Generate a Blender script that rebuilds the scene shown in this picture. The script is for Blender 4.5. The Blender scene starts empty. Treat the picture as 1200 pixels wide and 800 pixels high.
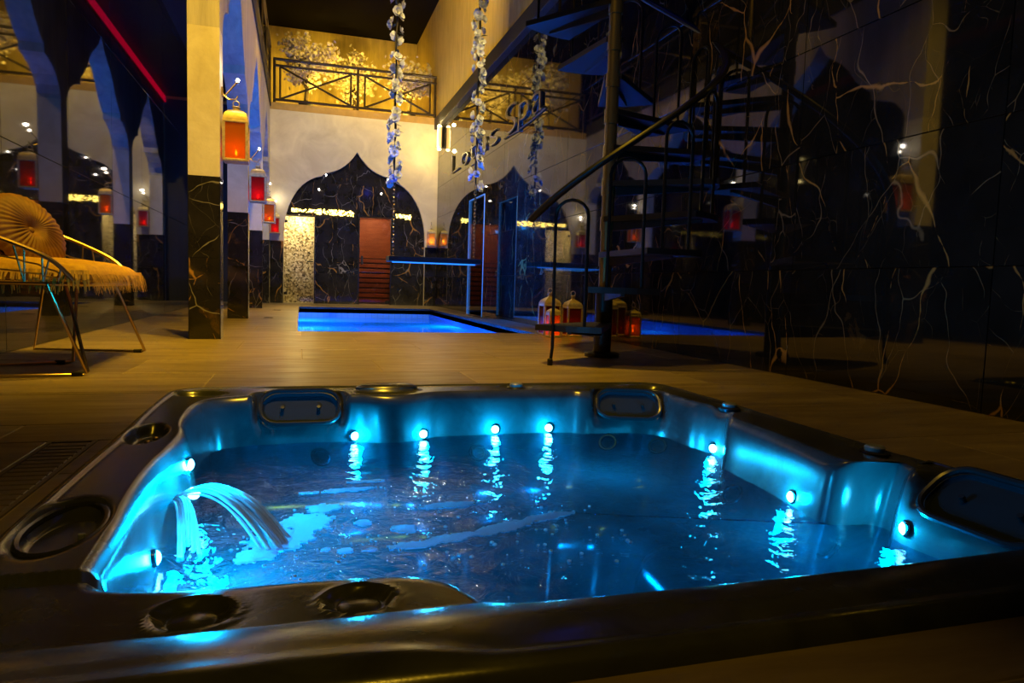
import bpy, math, random
from mathutils import Vector, Matrix, noise as mn
random.seed(7)
PI = math.pi
scene = bpy.context.scene
C = scene.collection

# ------------------------------------------------------------------ camera
# world: X to the right wall, Y along the hall to the back wall, Z up, metres
RM = [[0.9565239, 0.0059410, 0.2915934],
      [-0.2900664, -0.0847976, 0.9532423],
      [0.0303896, -0.9963805, -0.0793877]]
cam_data = bpy.data.cameras.new('camera')
cam_data.sensor_width = 36.0
cam_data.sensor_fit = 'HORIZONTAL'
cam_data.lens = 815.0 / 1200.0 * 36.0
cam_data.clip_start = 0.02
cam = bpy.data.objects.new('camera', cam_data)
C.objects.link(cam)
m4 = Matrix.Identity(4)
for i in range(3):
    m4[i][0] = RM[i][0]
    m4[i][1] = -RM[i][1]
    m4[i][2] = -RM[i][2]
m4[2][3] = 0.45
cam.matrix_world = m4
scene.camera = cam

# ------------------------------------------------------------------ world, exposure
world = bpy.data.worlds.new('world')
scene.world = world
world.use_nodes = True
bg = world.node_tree.nodes['Background']
bg.inputs[0].default_value = (1.0, 0.7, 0.35, 1)
bg.inputs[1].default_value = 0.0
vs = scene.view_settings
vs.view_transform = 'Standard'
vs.look = 'None'
vs.gamma = 1.0
vs.use_curve_mapping = False
vs.exposure = 0.0
try:
    scene.cycles.use_denoising = True
    scene.cycles.sample_clamp_indirect = 4.0
    scene.cycles.max_bounces = 10
    scene.cycles.transparent_max_bounces = 16
    scene.cycles.caustics_reflective = False
    scene.cycles.caustics_refractive = False
except Exception:
    pass

# ------------------------------------------------------------------ main lamps of the hall
def lamp(name, kind, loc, col, power, size=0.05, target=None, angle=60, blend=0.6):
    d = bpy.data.lights.new(name, kind)
    d.color = col
    d.energy = power
    if kind in ('POINT', 'SPOT'):
        d.shadow_soft_size = size
    if kind == 'SPOT':
        d.spot_size = math.radians(angle)
        d.spot_blend = blend
    if kind == 'AREA':
        d.size = size
    o = bpy.data.objects.new(name, d)
    C.objects.link(o)
    o.location = loc
    if target is not None:
        v = Vector(target) - Vector(loc)
        o.rotation_euler = v.to_track_quat('-Z', 'Y').to_euler()
    return o

WARM = (1.0, 0.58, 0.03)
CREAM = (1.0, 0.76, 0.28)
YELLOW = (1.0, 0.62, 0.06)
BLUE = (0.02, 0.28, 1.0)
CYAN = (0.0, 0.42, 1.0)
DEEP = (0.0, 0.22, 1.0)
# overhead spots out of view, some added to brighten single things
lamp('unseen_overhead_spot', 'SPOT', (0.5, 1.8, 5.7), WARM, 1000, 0.08, (-0.6, 5.5, 1.3), 42, 0.9)
lamp('unseen_overhead_spot', 'SPOT', (0.5, 4.0, 5.9), WARM, 1500, 0.08, (0.2, 5.0, 0.0), 60, 1.0)
lamp('unseen_overhead_spot', 'SPOT', (-0.2, 2.5, 5.8), WARM, 520, 0.08, (-1.15, 3.95, 0.5), 26, 0.9)  # added spot that brightens the chair, no known fixture
lamp('unseen_overhead_spot', 'SPOT', (0.8, 8.6, 5.9), CREAM, 900, 0.08, (1.0, 13.9, 2.2), 56, 0.8)
lamp('unseen_overhead_spot', 'SPOT', (-0.1, 9.6, 5.9), WARM, 900, 0.08, (-0.2, 10.6, 0.0), 50, 0.9)
lamp('unseen_overhead_spot', 'SPOT', (1.9, 5.2, 5.9), CREAM, 1300, 0.08, (1.65, 9.0, 2.7), 34, 0.9)  # added to light the swing garlands from the front
# uplights on the balcony floor behind the railing
lamp('balcony_uplight', 'SPOT', (0.4, 14.3, 3.80), YELLOW, 220, 0.08, (0.5, 16.6, 4.7), 130, 1.0)
lamp('balcony_uplight', 'SPOT', (1.9, 14.3, 3.80), YELLOW, 220, 0.08, (1.8, 16.6, 4.7), 130, 1.0)
lamp('gallery_spotlight', 'SPOT', (-0.9, 9.0, 5.6), YELLOW, 720, 0.1, (2.6, 11.5, 4.6), 80, 1.0)
lamp('unseen_overhead_spot', 'SPOT', (0.9, 11.6, 5.9), YELLOW, 420, 0.08, (1.0, 14.8, 4.5), 60, 0.9)  # added front light that lifts the blossoms out of silhouette
lamp('unseen_overhead_spot', 'SPOT', (0.2, -0.9, 5.2), WARM, 150, 0.08, (-0.05, 0.9, 0.0), 24, 1.0)  # added behind the camera for gold glints on the tub's front roll
lamp('unseen_overhead_spot', 'SPOT', (-0.6, 2.2, 5.8), WARM, 260, 0.08, (2.6, 2.6, 1.8), 60, 1.0)  # added to bring out the veins of the right marble wall
lamp('unseen_overhead_spot', 'SPOT', (1.9, 7.2, 5.9), WARM, 500, 0.08, (-0.56, 8.4, 3.0), 70, 1.0)  # added fill for the hall side of the arcade
lamp('added_blue_spot', 'SPOT', (-0.50, 8.35, 3.30), (0.0, 0.14, 1.0), 1500, 0.03, (2.6, 8.3, 1.1), 42, 1.0)  # added blue spot that tints the marble by the pool
# blue washers in the aisle between the columns, aimed along the arcade
for yl in (5.75, 8.6):
    lamp('aisle_blue_light', 'SPOT', (-0.95, yl, 2.2), BLUE, 55, 0.05, (-0.66, yl + 2.6, 2.4), 75, 0.8)

# ------------------------------------------------------------------ materials
MATS = {}
def new_mat(name):
    m = bpy.data.materials.new(name)
    m.use_nodes = True
    nt = m.node_tree
    b = nt.nodes['Principled BSDF']
    MATS[name] = m
    return m, nt, b

def rgba(c):
    return (c[0], c[1], c[2], 1.0)

def node(nt, typ, **kw):
    n = nt.nodes.new(typ)
    for k, v in kw.items():
        if k.startswith('i_'):
            n.inputs[int(k[2:])].default_value = v
        else:
            setattr(n, k, v)
    return n

def ramp(nt, src, stops):
    r = nt.nodes.new('ShaderNodeValToRGB')
    el = r.color_ramp.elements
    while len(el) < len(stops):
        el.new(0.5)
    for e, (p, c) in zip(el, stops):
        e.position = p
        e.color = rgba(c) if len(c) == 3 else c
    nt.links.new(src, r.inputs[0])
    return r.outputs[0]

def noise_tex(nt, vec, scale, detail=4.0, rough=0.55, dist=0.0):
    n = nt.nodes.new('ShaderNodeTexNoise')
    n.inputs['Scale'].default_value = scale
    n.inputs['Detail'].default_value = detail
    n.inputs['Roughness'].default_value = rough
    n.inputs['Distortion'].default_value = dist
    nt.links.new(vec, n.inputs['Vector'])
    return n

def mixc(nt, fac, a, b, mode='MIX'):
    n = nt.nodes.new('ShaderNodeMix')
    n.data_type = 'RGBA'
    n.blend_type = mode
    for sock, v in ((n.inputs['Factor'], fac), (n.inputs[6], a), (n.inputs[7], b)):
        if hasattr(v, 'is_output') or isinstance(v, bpy.types.NodeSocket):
            nt.links.new(v, sock)
        elif isinstance(v, (int, float)):
            sock.default_value = v
        else:
            sock.default_value = rgba(v)
    return n.outputs[2]

def math_node(nt, op, a, b=None):
    n = nt.nodes.new('ShaderNodeMath')
    n.operation = op
    for s, v in ((n.inputs[0], a), (n.inputs[1], b)):
        if v is None:
            continue
        if isinstance(v, bpy.types.NodeSocket):
            nt.links.new(v, s)
        else:
            s.default_value = v
    return n.outputs[0]

def obj_vec(nt, rand=0.0, scale=(1, 1, 1)):
    tc = nt.nodes.new('ShaderNodeTexCoord')
    mp = nt.nodes.new('ShaderNodeMapping')
    mp.inputs['Scale'].default_value = scale
    nt.links.new(tc.outputs['Object'], mp.inputs['Vector'])
    if rand:
        oi = nt.nodes.new('ShaderNodeObjectInfo')
        cx = nt.nodes.new('ShaderNodeCombineXYZ')
        r1 = math_node(nt, 'MULTIPLY', oi.outputs['Random'], rand)
        r2 = math_node(nt, 'MULTIPLY', oi.outputs['Random'], rand * 2.7)
        r3 = math_node(nt, 'MULTIPLY', oi.outputs['Random'], rand * 1.9)
        for i, r in enumerate((r1, r2, r3)):
            nt.links.new(r, cx.inputs[i])
        nt.links.new(cx.outputs[0], mp.inputs['Location'])
    return mp.outputs[0]

def add_bump(nt, b, src, strength=0.2, dist=0.01):
    bp = nt.nodes.new('ShaderNodeBump')
    bp.inputs['Strength'].default_value = strength
    bp.inputs['Distance'].default_value = dist
    nt.links.new(src, bp.inputs['Height'])
    nt.links.new(bp.outputs[0], b.inputs['Normal'])

def simple(name, col, rough=0.5, metal=0.0, spec=0.5, emit=None, es=0.0, var=0.0, vscale=8.0):
    m, nt, b = new_mat(name)
    b.inputs['Base Color'].default_value = rgba(col)
    b.inputs['Roughness'].default_value = rough
    b.inputs['Metallic'].default_value = metal
    b.inputs['Specular IOR Level'].default_value = spec
    if emit is not None:
        b.inputs['Emission Color'].default_value = rgba(emit)
        b.inputs['Emission Strength'].default_value = es
    if var:
        v = obj_vec(nt, 5.0)
        n = noise_tex(nt, v, vscale, 5)
        lo = tuple(max(0, c * (1 - var)) for c in col)
        hi = tuple(min(1, c * (1 + var)) for c in col)
        nt.links.new(ramp(nt, n.outputs[0], [(0.3, lo), (0.7, hi)]), b.inputs['Base Color'])
    return m

def marble(name, base, gold, white, rough=0.05, rand=37.0, amount=1.0, dens=0.0, ior=1.55):
    m, nt, b = new_mat(name)
    v = obj_vec(nt, rand)
    d = noise_tex(nt, v, 1.5, 3, 0.5)
    vd = nt.nodes.new('ShaderNodeMixRGB')
    vd.blend_type = 'ADD'
    vd.inputs[0].default_value = 0.42
    nt.links.new(v, vd.inputs[1])
    nt.links.new(d.outputs['Color'], vd.inputs[2])
    mp2 = nt.nodes.new('ShaderNodeMapping')
    mp2.inputs['Rotation'].default_value = (0.65, 0.55, 0.0)
    mp2.inputs['Scale'].default_value = (1.35, 1.35, 0.62)
    nt.links.new(vd.outputs[0], mp2.inputs['Vector'])
    def crack(scale, width, mscale, lo, hi):
        # veins that taper to nothing where the mask noise runs out
        vo = nt.nodes.new('ShaderNodeTexVoronoi')
        vo.feature = 'DISTANCE_TO_EDGE'
        vo.inputs['Scale'].default_value = scale
        nt.links.new(mp2.outputs[0], vo.inputs['Vector'])
        mk = noise_tex(nt, v, mscale, 6, 0.65)
        mask = ramp(nt, mk.outputs[0], [(lo - dens, (0.002,) * 3), (hi - dens, (1, 1, 1))])
        q = math_node(nt, 'DIVIDE', vo.outputs['Distance'], mask)
        return ramp(nt, q, [(0.0, (1, 1, 1)), (width * 0.45, (0.75,) * 3), (width, (0, 0, 0))])
    g = crack(1.5, 0.030, 2.6, 0.50, 0.80)
    w = crack(2.3, 0.014, 3.0, 0.48, 0.76)
    f = crack(5.5, 0.022, 4.5, 0.54, 0.84)
    cl = noise_tex(nt, vd.outputs[0], 1.7, 7, 0.65)
    cloud = ramp(nt, cl.outputs[0], [(0.64, (0, 0, 0)), (0.80, (1, 1, 1))])
    base_v = ramp(nt, noise_tex(nt, v, 5.0, 6).outputs[0],
                  [(0.3, base), (0.75, tuple(c * 2.2 for c in base))])
    c1 = mixc(nt, cloud, base_v, tuple(c * 0.55 * amount for c in gold))
    c2 = mixc(nt, f, c1, tuple(c * 0.5 * amount for c in white))
    c3 = mixc(nt, w, c2, tuple(c * amount for c in white))
    c4 = mixc(nt, g, c3, tuple(c * amount for c in gold))
    nt.links.new(c4, b.inputs['Base Color'])
    b.inputs['Roughness'].default_value = rough
    b.inputs['IOR'].default_value = ior
    return m

marble('marble_right', (0.008, 0.0075, 0.007), (0.40, 0.22, 0.06), (0.20, 0.145, 0.08), 0.035, 37.0, 1.0, 0.05)
marble('marble_left', (0.006, 0.006, 0.008), (0.06, 0.045, 0.03), (0.07, 0.07, 0.075), 0.03, 41.0, 0.6, 0.0, 1.33)
marble('marble_column', (0.012, 0.011, 0.012), (0.46, 0.24, 0.05), (0.30, 0.28, 0.25), 0.08, 23.0, 0.85, 0.05)

def plaster(name, lo, hi, rough=0.6, stretch=(1, 1, 1), scale=2.2, bump=0.15):
    m, nt, b = new_mat(name)
    v = obj_vec(nt, 0, stretch)
    n1 = noise_tex(nt, v, scale, 7, 0.6, 0.6)
    nt.links.new(ramp(nt, n1.outputs[0], [(0.32, lo), (0.68, hi)]), b.inputs['Base Color'])
    n2 = noise_tex(nt, v, scale * 9, 5)
    add_bump(nt, b, n2.outputs[0], bump, 0.01)
    b.inputs['Roughness'].default_value = rough
    return m
plaster('plaster_cream', (0.60, 0.50, 0.30), (0.80, 0.70, 0.44), 0.5)
plaster('plaster_column', (0.60, 0.54, 0.42), (0.80, 0.75, 0.64), 0.45, scale=4.0)
plaster('plaster_streaked', (0.52, 0.40, 0.13), (0.74, 0.59, 0.24), 0.5, (5.0, 5.0, 0.7), 2.4, 0.25)
plaster('plaster_arcade', (0.42, 0.39, 0.40), (0.66, 0.62, 0.60), 0.5, (4.0, 4.0, 0.5), 2.0, 0.25)
simple('ceiling_black', (0.004, 0.004, 0.005), 0.8, 0.0, 0.1)
simple('dark_paint', (0.015, 0.014, 0.016), 0.6)
simple('ochre_paint', (0.48, 0.28, 0.06), 0.6, var=0.15)

def tile_mat():
    m, nt, b = new_mat('floor_tile')
    v = obj_vec(nt, 11.0, (1.0, 5.0, 1.0))
    n1 = noise_tex(nt, v, 1.6, 8, 0.62, 0.5)
    c = ramp(nt, n1.outputs[0], [(0.30, (0.17, 0.125, 0.085)), (0.52, (0.27, 0.205, 0.14)), (0.75, (0.37, 0.29, 0.20))])
    oi = nt.nodes.new('ShaderNodeObjectInfo')
    br = ramp(nt, oi.outputs['Random'], [(0.0, (0.82, 0.82, 0.82)), (1.0, (1.12, 1.12, 1.12))])
    nt.links.new(mixc(nt, 1.0, c, br, 'MULTIPLY'), b.inputs['Base Color'])
    r = ramp(nt, noise_tex(nt, v, 4.0, 4).outputs[0], [(0.3, (0.30,) * 3), (0.7, (0.48,) * 3)])
    nt.links.new(r, b.inputs['Roughness'])
    add_bump(nt, b, n1.outputs[0], 0.12, 0.01)
    b.inputs['Specular IOR Level'].default_value = 0.35
tile_mat()
simple('grout', (0.42, 0.34, 0.24), 0.8)
simple('black_metal', (0.018, 0.017, 0.016), 0.35, 0.6)
simple('black_paint_metal', (0.012, 0.011, 0.010), 0.42, 0.0)
simple('stair_pole', (0.36, 0.28, 0.12), 0.36, 0.8)
simple('bronze_metal', (0.10, 0.075, 0.04), 0.4, 0.6)
simple('gold_metal', (0.80, 0.55, 0.22), 0.25, 1.0)
simple('aged_gold_metal', (0.60, 0.42, 0.18), 0.4, 1.0)
simple('lantern_metal', (0.62, 0.50, 0.30), 0.45, 0.5, var=0.25, vscale=30)
simple('lantern_dark', (0.06, 0.05, 0.04), 0.5, 0.4)
simple('candle_wax', (0.85, 0.75, 0.55), 0.5)
simple('flame', (1, 0.6, 0.2), 0.5, emit=(1.0, 0.42, 0.10), es=60)
simple('bulb_white', (1, 1, 1), 0.4, emit=(1.0, 0.86, 0.66), es=45)
simple('glint_gold', (1, 0.8, 0.3), 0.4, emit=(1.0, 0.72, 0.14), es=7)  # emission painted as the gold reflection in the arch marble
simple('sconce_glow', (1, 0.8, 0.4), 0.4, emit=(1.0, 0.72, 0.28), es=16)
simple('sconce_tube', (1, 0.7, 0.3), 0.4, emit=(1.0, 0.55, 0.12), es=2.2)
simple('led_red', (1, 0.0, 0.05), 0.4, emit=(1.0, 0.0, 0.04), es=0.8)
simple('led_blue', (0.1, 0.5, 1), 0.4, emit=(0.03, 0.28, 0.9), es=1.0)
simple('glass_edge_glow', (0.35, 0.6, 0.8), 0.3, emit=(0.05, 0.25, 0.65), es=0.4)  # emission stands in for pool light caught in the glass edges
simple('led_cyan', (0.5, 0.95, 1), 0.4, emit=(0.18, 0.85, 1.0), es=40)
simple('rubber_black', (0.012, 0.012, 0.012), 0.7)

def glass(name, col, alpha_mix=0.85, rough=0.02, tint=None, ior=1.45):
    # thin pane: tinted see-through plus a Fresnel mirror
    m, nt, b = new_mat(name)
    nt.nodes.remove(b)
    out = nt.nodes['Material Output']
    tr = node(nt, 'ShaderNodeBsdfTransparent')
    tr.inputs[0].default_value = rgba(col)
    gl = node(nt, 'ShaderNodeBsdfGlossy')
    gl.inputs['Roughness'].default_value = rough
    fr = node(nt, 'ShaderNodeFresnel')
    fr.inputs['IOR'].default_value = ior
    mx = node(nt, 'ShaderNodeMixShader')
    nt.links.new(fr.outputs[0], mx.inputs[0])
    nt.links.new(tr.outputs[0], mx.inputs[1])
    nt.links.new(gl.outputs[0], mx.inputs[2])
    last = mx.outputs[0]
    if tint is not None:
        df = node(nt, 'ShaderNodeBsdfTranslucent')
        df.inputs[0].default_value = rgba(tint)
        d2 = node(nt, 'ShaderNodeBsdfDiffuse')
        d2.inputs[0].default_value = rgba(tint)
        ad = node(nt, 'ShaderNodeMixShader')
        ad.inputs[0].default_value = 0.5
        nt.links.new(df.outputs[0], ad.inputs[1])
        nt.links.new(d2.outputs[0], ad.inputs[2])
        m2 = node(nt, 'ShaderNodeMixShader')
        m2.inputs[0].default_value = 1 - alpha_mix
        nt.links.new(last, m2.inputs[1])
        nt.links.new(ad.outputs[0], m2.inputs[2])
        last = m2.outputs[0]
    nt.links.new(last, out.inputs['Surface'])
    return m
glass('glass_clear', (0.93, 0.96, 0.98))
glass('glass_sauna', (0.80, 0.58, 0.50), 0.93, 0.02, (0.26, 0.13, 0.10))
glass('glass_steam', (0.95, 0.95, 0.92))
glass('glass_amber', (0.9, 0.35, 0.06), 0.45, 0.05, (0.85, 0.30, 0.04))
glass('glass_red', (0.8, 0.05, 0.06), 0.45, 0.05, (0.75, 0.05, 0.07))
glass('glass_dark_red', (0.55, 0.08, 0.03), 0.5, 0.05, (0.30, 0.035, 0.015))
glass('glass_honey', (0.95, 0.65, 0.25), 0.4, 0.05, (0.9, 0.6, 0.2))

def water(name, tint, bump_scale, bump_strength, ior=1.33, rough=0.01, turbid=0.0):
    m, nt, b = new_mat(name)
    nt.nodes.remove(b)
    out = nt.nodes['Material Output']
    tr = node(nt, 'ShaderNodeBsdfTransparent')
    tr.inputs[0].default_value = rgba(tint)
    gl = node(nt, 'ShaderNodeBsdfGlossy')
    gl.inputs['Roughness'].default_value = rough
    fr = node(nt, 'ShaderNodeFresnel')
    fr.inputs['IOR'].default_value = ior
    mx = node(nt, 'ShaderNodeMixShader')
    v = obj_vec(nt)
    n = noise_tex(nt, v, bump_scale, 4, 0.55, 0.8)
    h = n.outputs[0]
    bp = node(nt, 'ShaderNodeBump')
    bp.inputs['Strength'].default_value = bump_strength
    bp.inputs['Distance'].default_value = 0.02
    nt.links.new(h, bp.inputs['Height'])
    nt.links.new(bp.outputs[0], gl.inputs['Normal'])
    nt.links.new(bp.outputs[0], fr.inputs['Normal'])
    below = tr.outputs[0]
    if turbid:
        # aerated water scatters some of the light that comes from below
        tl = node(nt, 'ShaderNodeBsdfTranslucent')
        tl.inputs[0].default_value = (0.55, 0.80, 0.90, 1)
        n5 = noise_tex(nt, v, 3.0, 5, 0.6, 0.6)
        amt = math_node(nt, 'MULTIPLY', ramp(nt, n5.outputs[0], [(0.25, (0.35,) * 3), (0.75, (1, 1, 1))]), turbid)
        mt = node(nt, 'ShaderNodeMixShader')
        nt.links.new(amt, mt.inputs[0])
        nt.links.new(tr.outputs[0], mt.inputs[1])
        nt.links.new(tl.outputs[0], mt.inputs[2])
        below = mt.outputs[0]
    nt.links.new(fr.outputs[0], mx.inputs[0])
    nt.links.new(below, mx.inputs[1])
    nt.links.new(gl.outputs[0], mx.inputs[2])
    nt.links.new(mx.outputs[0], out.inputs['Surface'])
water('tub_water', (0.36, 0.70, 0.95), 15.0, 0.42, 1.33, 0.01, 0.22)
water('pool_water', (0.70, 0.88, 1.0), 3.0, 0.03, 1.15, 0.01, 0.75)

# ------------------------------------------------------------------ mesh helpers
class MB:
    def __init__(self):
        self.v = []
        self.f = []
    def add(self, vs_, fs_):
        o = len(self.v)
        self.v += [tuple(p) for p in vs_]
        self.f += [tuple(i + o for i in f) for f in fs_]
        return self
    def box(self, x0, x1, y0, y1, z0, z1):
        vs_ = [(x0, y0, z0), (x1, y0, z0), (x1, y1, z0), (x0, y1, z0),
               (x0, y0, z1), (x1, y0, z1), (x1, y1, z1), (x0, y1, z1)]
        return self.add(vs_, [(3, 2, 1, 0), (4, 5, 6, 7), (0, 1, 5, 4), (1, 2, 6, 5), (2, 3, 7, 6), (3, 0, 4, 7)])
    def bbox(self, x0, x1, y0, y1, z0, z1, b=0.005):
        # box with chamfered edges
        xs, ys, zs = (x0, x1), (y0, y1), (z0, z1)
        cx, cy, cz = (x0 + x1) / 2, (y0 + y1) / 2, (z0 + z1) / 2
        pts = []
        for ix in (0, 1):
            for iy in (0, 1):
                for iz in (0, 1):
                    sx, sy, sz = (1 if ix == 0 else -1), (1 if iy == 0 else -1), (1 if iz == 0 else -1)
                    x, y, z = xs[ix], ys[iy], zs[iz]
                    pts += [(x, y + sy * b, z + sz * b), (x + sx * b, y, z + sz * b), (x + sx * b, y + sy * b, z)]
        return self.hull(pts)
    def hull(self, pts):
        import bmesh
        bm = bmesh.new()
        for p in pts:
            bm.verts.new(p)
        bmesh.ops.convex_hull(bm, input=list(bm.verts))
        bmesh.ops.delete(bm, geom=[v for v in bm.verts if not v.link_faces], context='VERTS')
        bm.verts.index_update()
        vs_ = [v.co[:] for v in bm.verts]
        fs_ = [[v.index for v in f.verts] for f in bm.faces]
        bm.free()
        return self.add(vs_, fs_)
    def tube(self, path, r, n=8, closed=False, caps=True):
        P = [Vector(p) for p in path]
        N = len(P)
        rr = r if isinstance(r, (list, tuple)) else [r] * N
        vs_, fs_ = [], []
        prev = None
        for i in range(N):
            a = P[(i - 1) % N] if (closed or i > 0) else P[i]
            c = P[(i + 1) % N] if (closed or i < N - 1) else P[i]
            t = (c - a)
            t = t.normalized() if t.length > 1e-9 else Vector((0, 0, 1))
            if prev is None:
                ref = Vector((0, 0, 1)) if abs(t.z) < 0.9 else Vector((1, 0, 0))
                u = t.cross(ref).normalized()
            else:
                u = prev - t * prev.dot(t)
                u = u.normalized() if u.length > 1e-6 else t.orthogonal().normalized()
            prev = u
            w = t.cross(u)
            for k in range(n):
                a_ = 2 * PI * k / n
                vs_.append(P[i] + (u * math.cos(a_) + w * math.sin(a_)) * rr[i])
        M = N if closed else N - 1
        for i in range(M):
            j = (i + 1) % N
            for k in range(n):
                k2 = (k + 1) % n
                fs_.append((i * n + k, i * n + k2, j * n + k2, j * n + k))
        if caps and not closed:
            fs_.append(tuple(range(n - 1, -1, -1)))
            fs_.append(tuple((N - 1) * n + k for k in range(n)))
        return self.add(vs_, fs_)
    def lathe(self, prof, c=(0, 0, 0), n=20, sx=1.0, sy=1.0):
        vs_, fs_ = [], []
        for r, z in prof:
            for k in range(n):
                a = 2 * PI * k / n
                vs_.append((c[0] + r * math.cos(a) * sx, c[1] + r * math.sin(a) * sy, c[2] + z))
        for i in range(len(prof) - 1):
            for k in range(n):
                k2 = (k + 1) % n
                fs_.append((i * n + k, i * n + k2, (i + 1) * n + k2, (i + 1) * n + k))
        fs_.append(tuple(range(n - 1, -1, -1)))
        fs_.append(tuple((len(prof) - 1) * n + k for k in range(n)))
        return self.add(vs_, fs_)
    def prism(self, poly, fn, t):
        # poly: list of 2D points; fn(a, b, d) -> 3D; extruded from d=0 to d=t
        n = len(poly)
        vs_ = [fn(a, b, 0) for a, b in poly] + [fn(a, b, t) for a, b in poly]
        fs_ = [tuple(range(n)), tuple(range(2 * n - 1, n - 1, -1))]
        for i in range(n):
            j = (i + 1) % n
            fs_.append((i, i + n, j + n, j))
        return self.add(vs_, fs_)
    def sphere(self, c, r, n=8, m=6, s=(1, 1, 1)):
        prof = [(r * math.sin(PI * i / m), -r * math.cos(PI * i / m)) for i in range(1, m)]
        vs_ = [(c[0], c[1], c[2] - r * s[2])]
        for rr, z in prof:
            for k in range(n):
                a = 2 * PI * k / n
                vs_.append((c[0] + rr * math.cos(a) * s[0], c[1] + rr * math.sin(a) * s[1], c[2] + z * s[2]))
        vs_.append((c[0], c[1], c[2] + r * s[2]))
        fs_ = []
        for k in range(n):
            fs_.append((0, 1 + (k + 1) % n, 1 + k))
        for i in range(m - 2):
            for k in range(n):
                k2 = (k + 1) % n
                a, b = 1 + i * n, 1 + (i + 1) * n
                fs_.append((a + k, a + k2, b + k2, b + k))
        L = len(vs_) - 1
        a = 1 + (m - 2) * n
        for k in range(n):
            fs_.append((a + k, a + (k + 1) % n, L))
        return self.add(vs_, fs_)
    def mesh(self, name, mat, smooth=False, org=(0, 0, 0)):
        me = bpy.data.meshes.new(name)
        o = org
        me.from_pydata([(p[0] - o[0], p[1] - o[1], p[2] - o[2]) for p in self.v], [], self.f)
        me.update()
        import bmesh
        bm = bmesh.new()
        bm.from_mesh(me)
        bmesh.ops.recalc_face_normals(bm, faces=bm.faces)
        bm.to_mesh(me)
        bm.free()
        if smooth:
            for p in me.polygons:
                p.use_smooth = True
            if smooth != 'all':
                try:
                    me.set_sharp_from_angle(angle=math.radians(40))
                except Exception:
                    pass
        me.materials.append(MATS[mat])
        return me
    def face_up(self):
        # open surfaces (water): keep the outer side upwards
        self.up = True
        return self
    def build(self, name, mat, parent=None, smooth=False, org=None):
        # vertices are world coordinates; the parent's world origin is taken off
        if org is None:
            org = wloc(parent) if parent is not None else (0, 0, 0)
        me = self.mesh(name, mat, smooth, org)
        if getattr(self, 'up', False) and sum(p.normal.z for p in me.polygons) < 0:
            me.flip_normals()
        o = bpy.data.objects.new(name, me)
        C.objects.link(o)
        if parent is not None:
            o.parent = parent
        return o

def wloc(o):
    p = Vector((0, 0, 0))
    while o is not None:
        p = p + Vector(o.location)
        o = o.parent
    return p

def tag(o, label=None, cat=None, group=None, kind=None):
    if label: o['label'] = label
    if cat: o['category'] = cat
    if group: o['group'] = group
    if kind: o['kind'] = kind
    return o

def thing(name, label, cat, loc=(0, 0, 0), group=None):
    o = bpy.data.objects.new(name, None)
    o.empty_display_size = 0.05
    C.objects.link(o)
    o.location = loc
    return tag(o, label, cat, group)

def inst(name, me, parent, loc, rot=(0, 0, 0), scale=(1, 1, 1)):
    o = bpy.data.objects.new(name, me)
    C.objects.link(o)
    o.parent = parent
    p = wloc(parent) if parent is not None else Vector((0, 0, 0))
    o.location = Vector(loc) - p
    o.rotation_euler = rot
    o.scale = scale
    return o

def copy_tree(o, parent=None):
    c = o.copy()
    C.objects.link(c)
    c.parent = parent
    for ch in o.children:
        copy_tree(ch, c)
    return c

def struct(name, mb, mat, label, smooth=False):
    o = mb.build(name, mat, None, smooth)
    o['kind'] = 'structure'
    o['label'] = label
    return o

def lerp(a, b, t): return a + (b - a) * t
def sstep(e0, e1, x):
    t = max(0.0, min(1.0, (x - e0) / (e1 - e0)))
    return t * t * (3 - 2 * t)

# ================================================================== THE SETTING
XL, XR, YB, ZC = -1.55, 2.60, 13.95, 6.03
TUB = (-0.49, 1.64, 0.70, 2.98)
POOL = (-0.03, 2.20, 6.38, 12.25)
ZA = 1.165          # height of the marble wainscot

# ---- floor: bedding with two openings, tiles on it
def minus(rects, hole):
    out = []
    hx0, hx1, hy0, hy1 = hole
    for (x0, x1, y0, y1) in rects:
        if x1 <= hx0 or x0 >= hx1 or y1 <= hy0 or y0 >= hy1:
            out.append((x0, x1, y0, y1))
            continue
        if y0 < hy0: out.append((x0, x1, y0, hy0))
        if y1 > hy1: out.append((x0, x1, hy1, y1))
        a, b = max(y0, hy0), min(y1, hy1)
        if x0 < hx0: out.append((x0, hx0, a, b))
        if x1 > hx1: out.append((hx1, x1, a, b))
    return out
TUBH = (TUB[0] + 0.012, TUB[1] - 0.012, TUB[2] + 0.012, TUB[3] - 0.012)
mb = MB()
for r in minus(minus([(XL - 0.02, XR + 0.02, -2.6, YB + 0.6)], TUBH), POOL):
    mb.box(r[0], r[1], r[2], r[3], -0.10, -0.0025)
floor = struct('floor', mb, 'grout', 'brown stone-look tiled floor around the hot tub and pool')
tag(floor, cat='floor')
TW, TD, G = 1.17, 0.585, 0.0025
cache = {}
row = 0
y = -2.34
DRAIN = (-0.64, -0.52, 1.05, 2.10)
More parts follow.
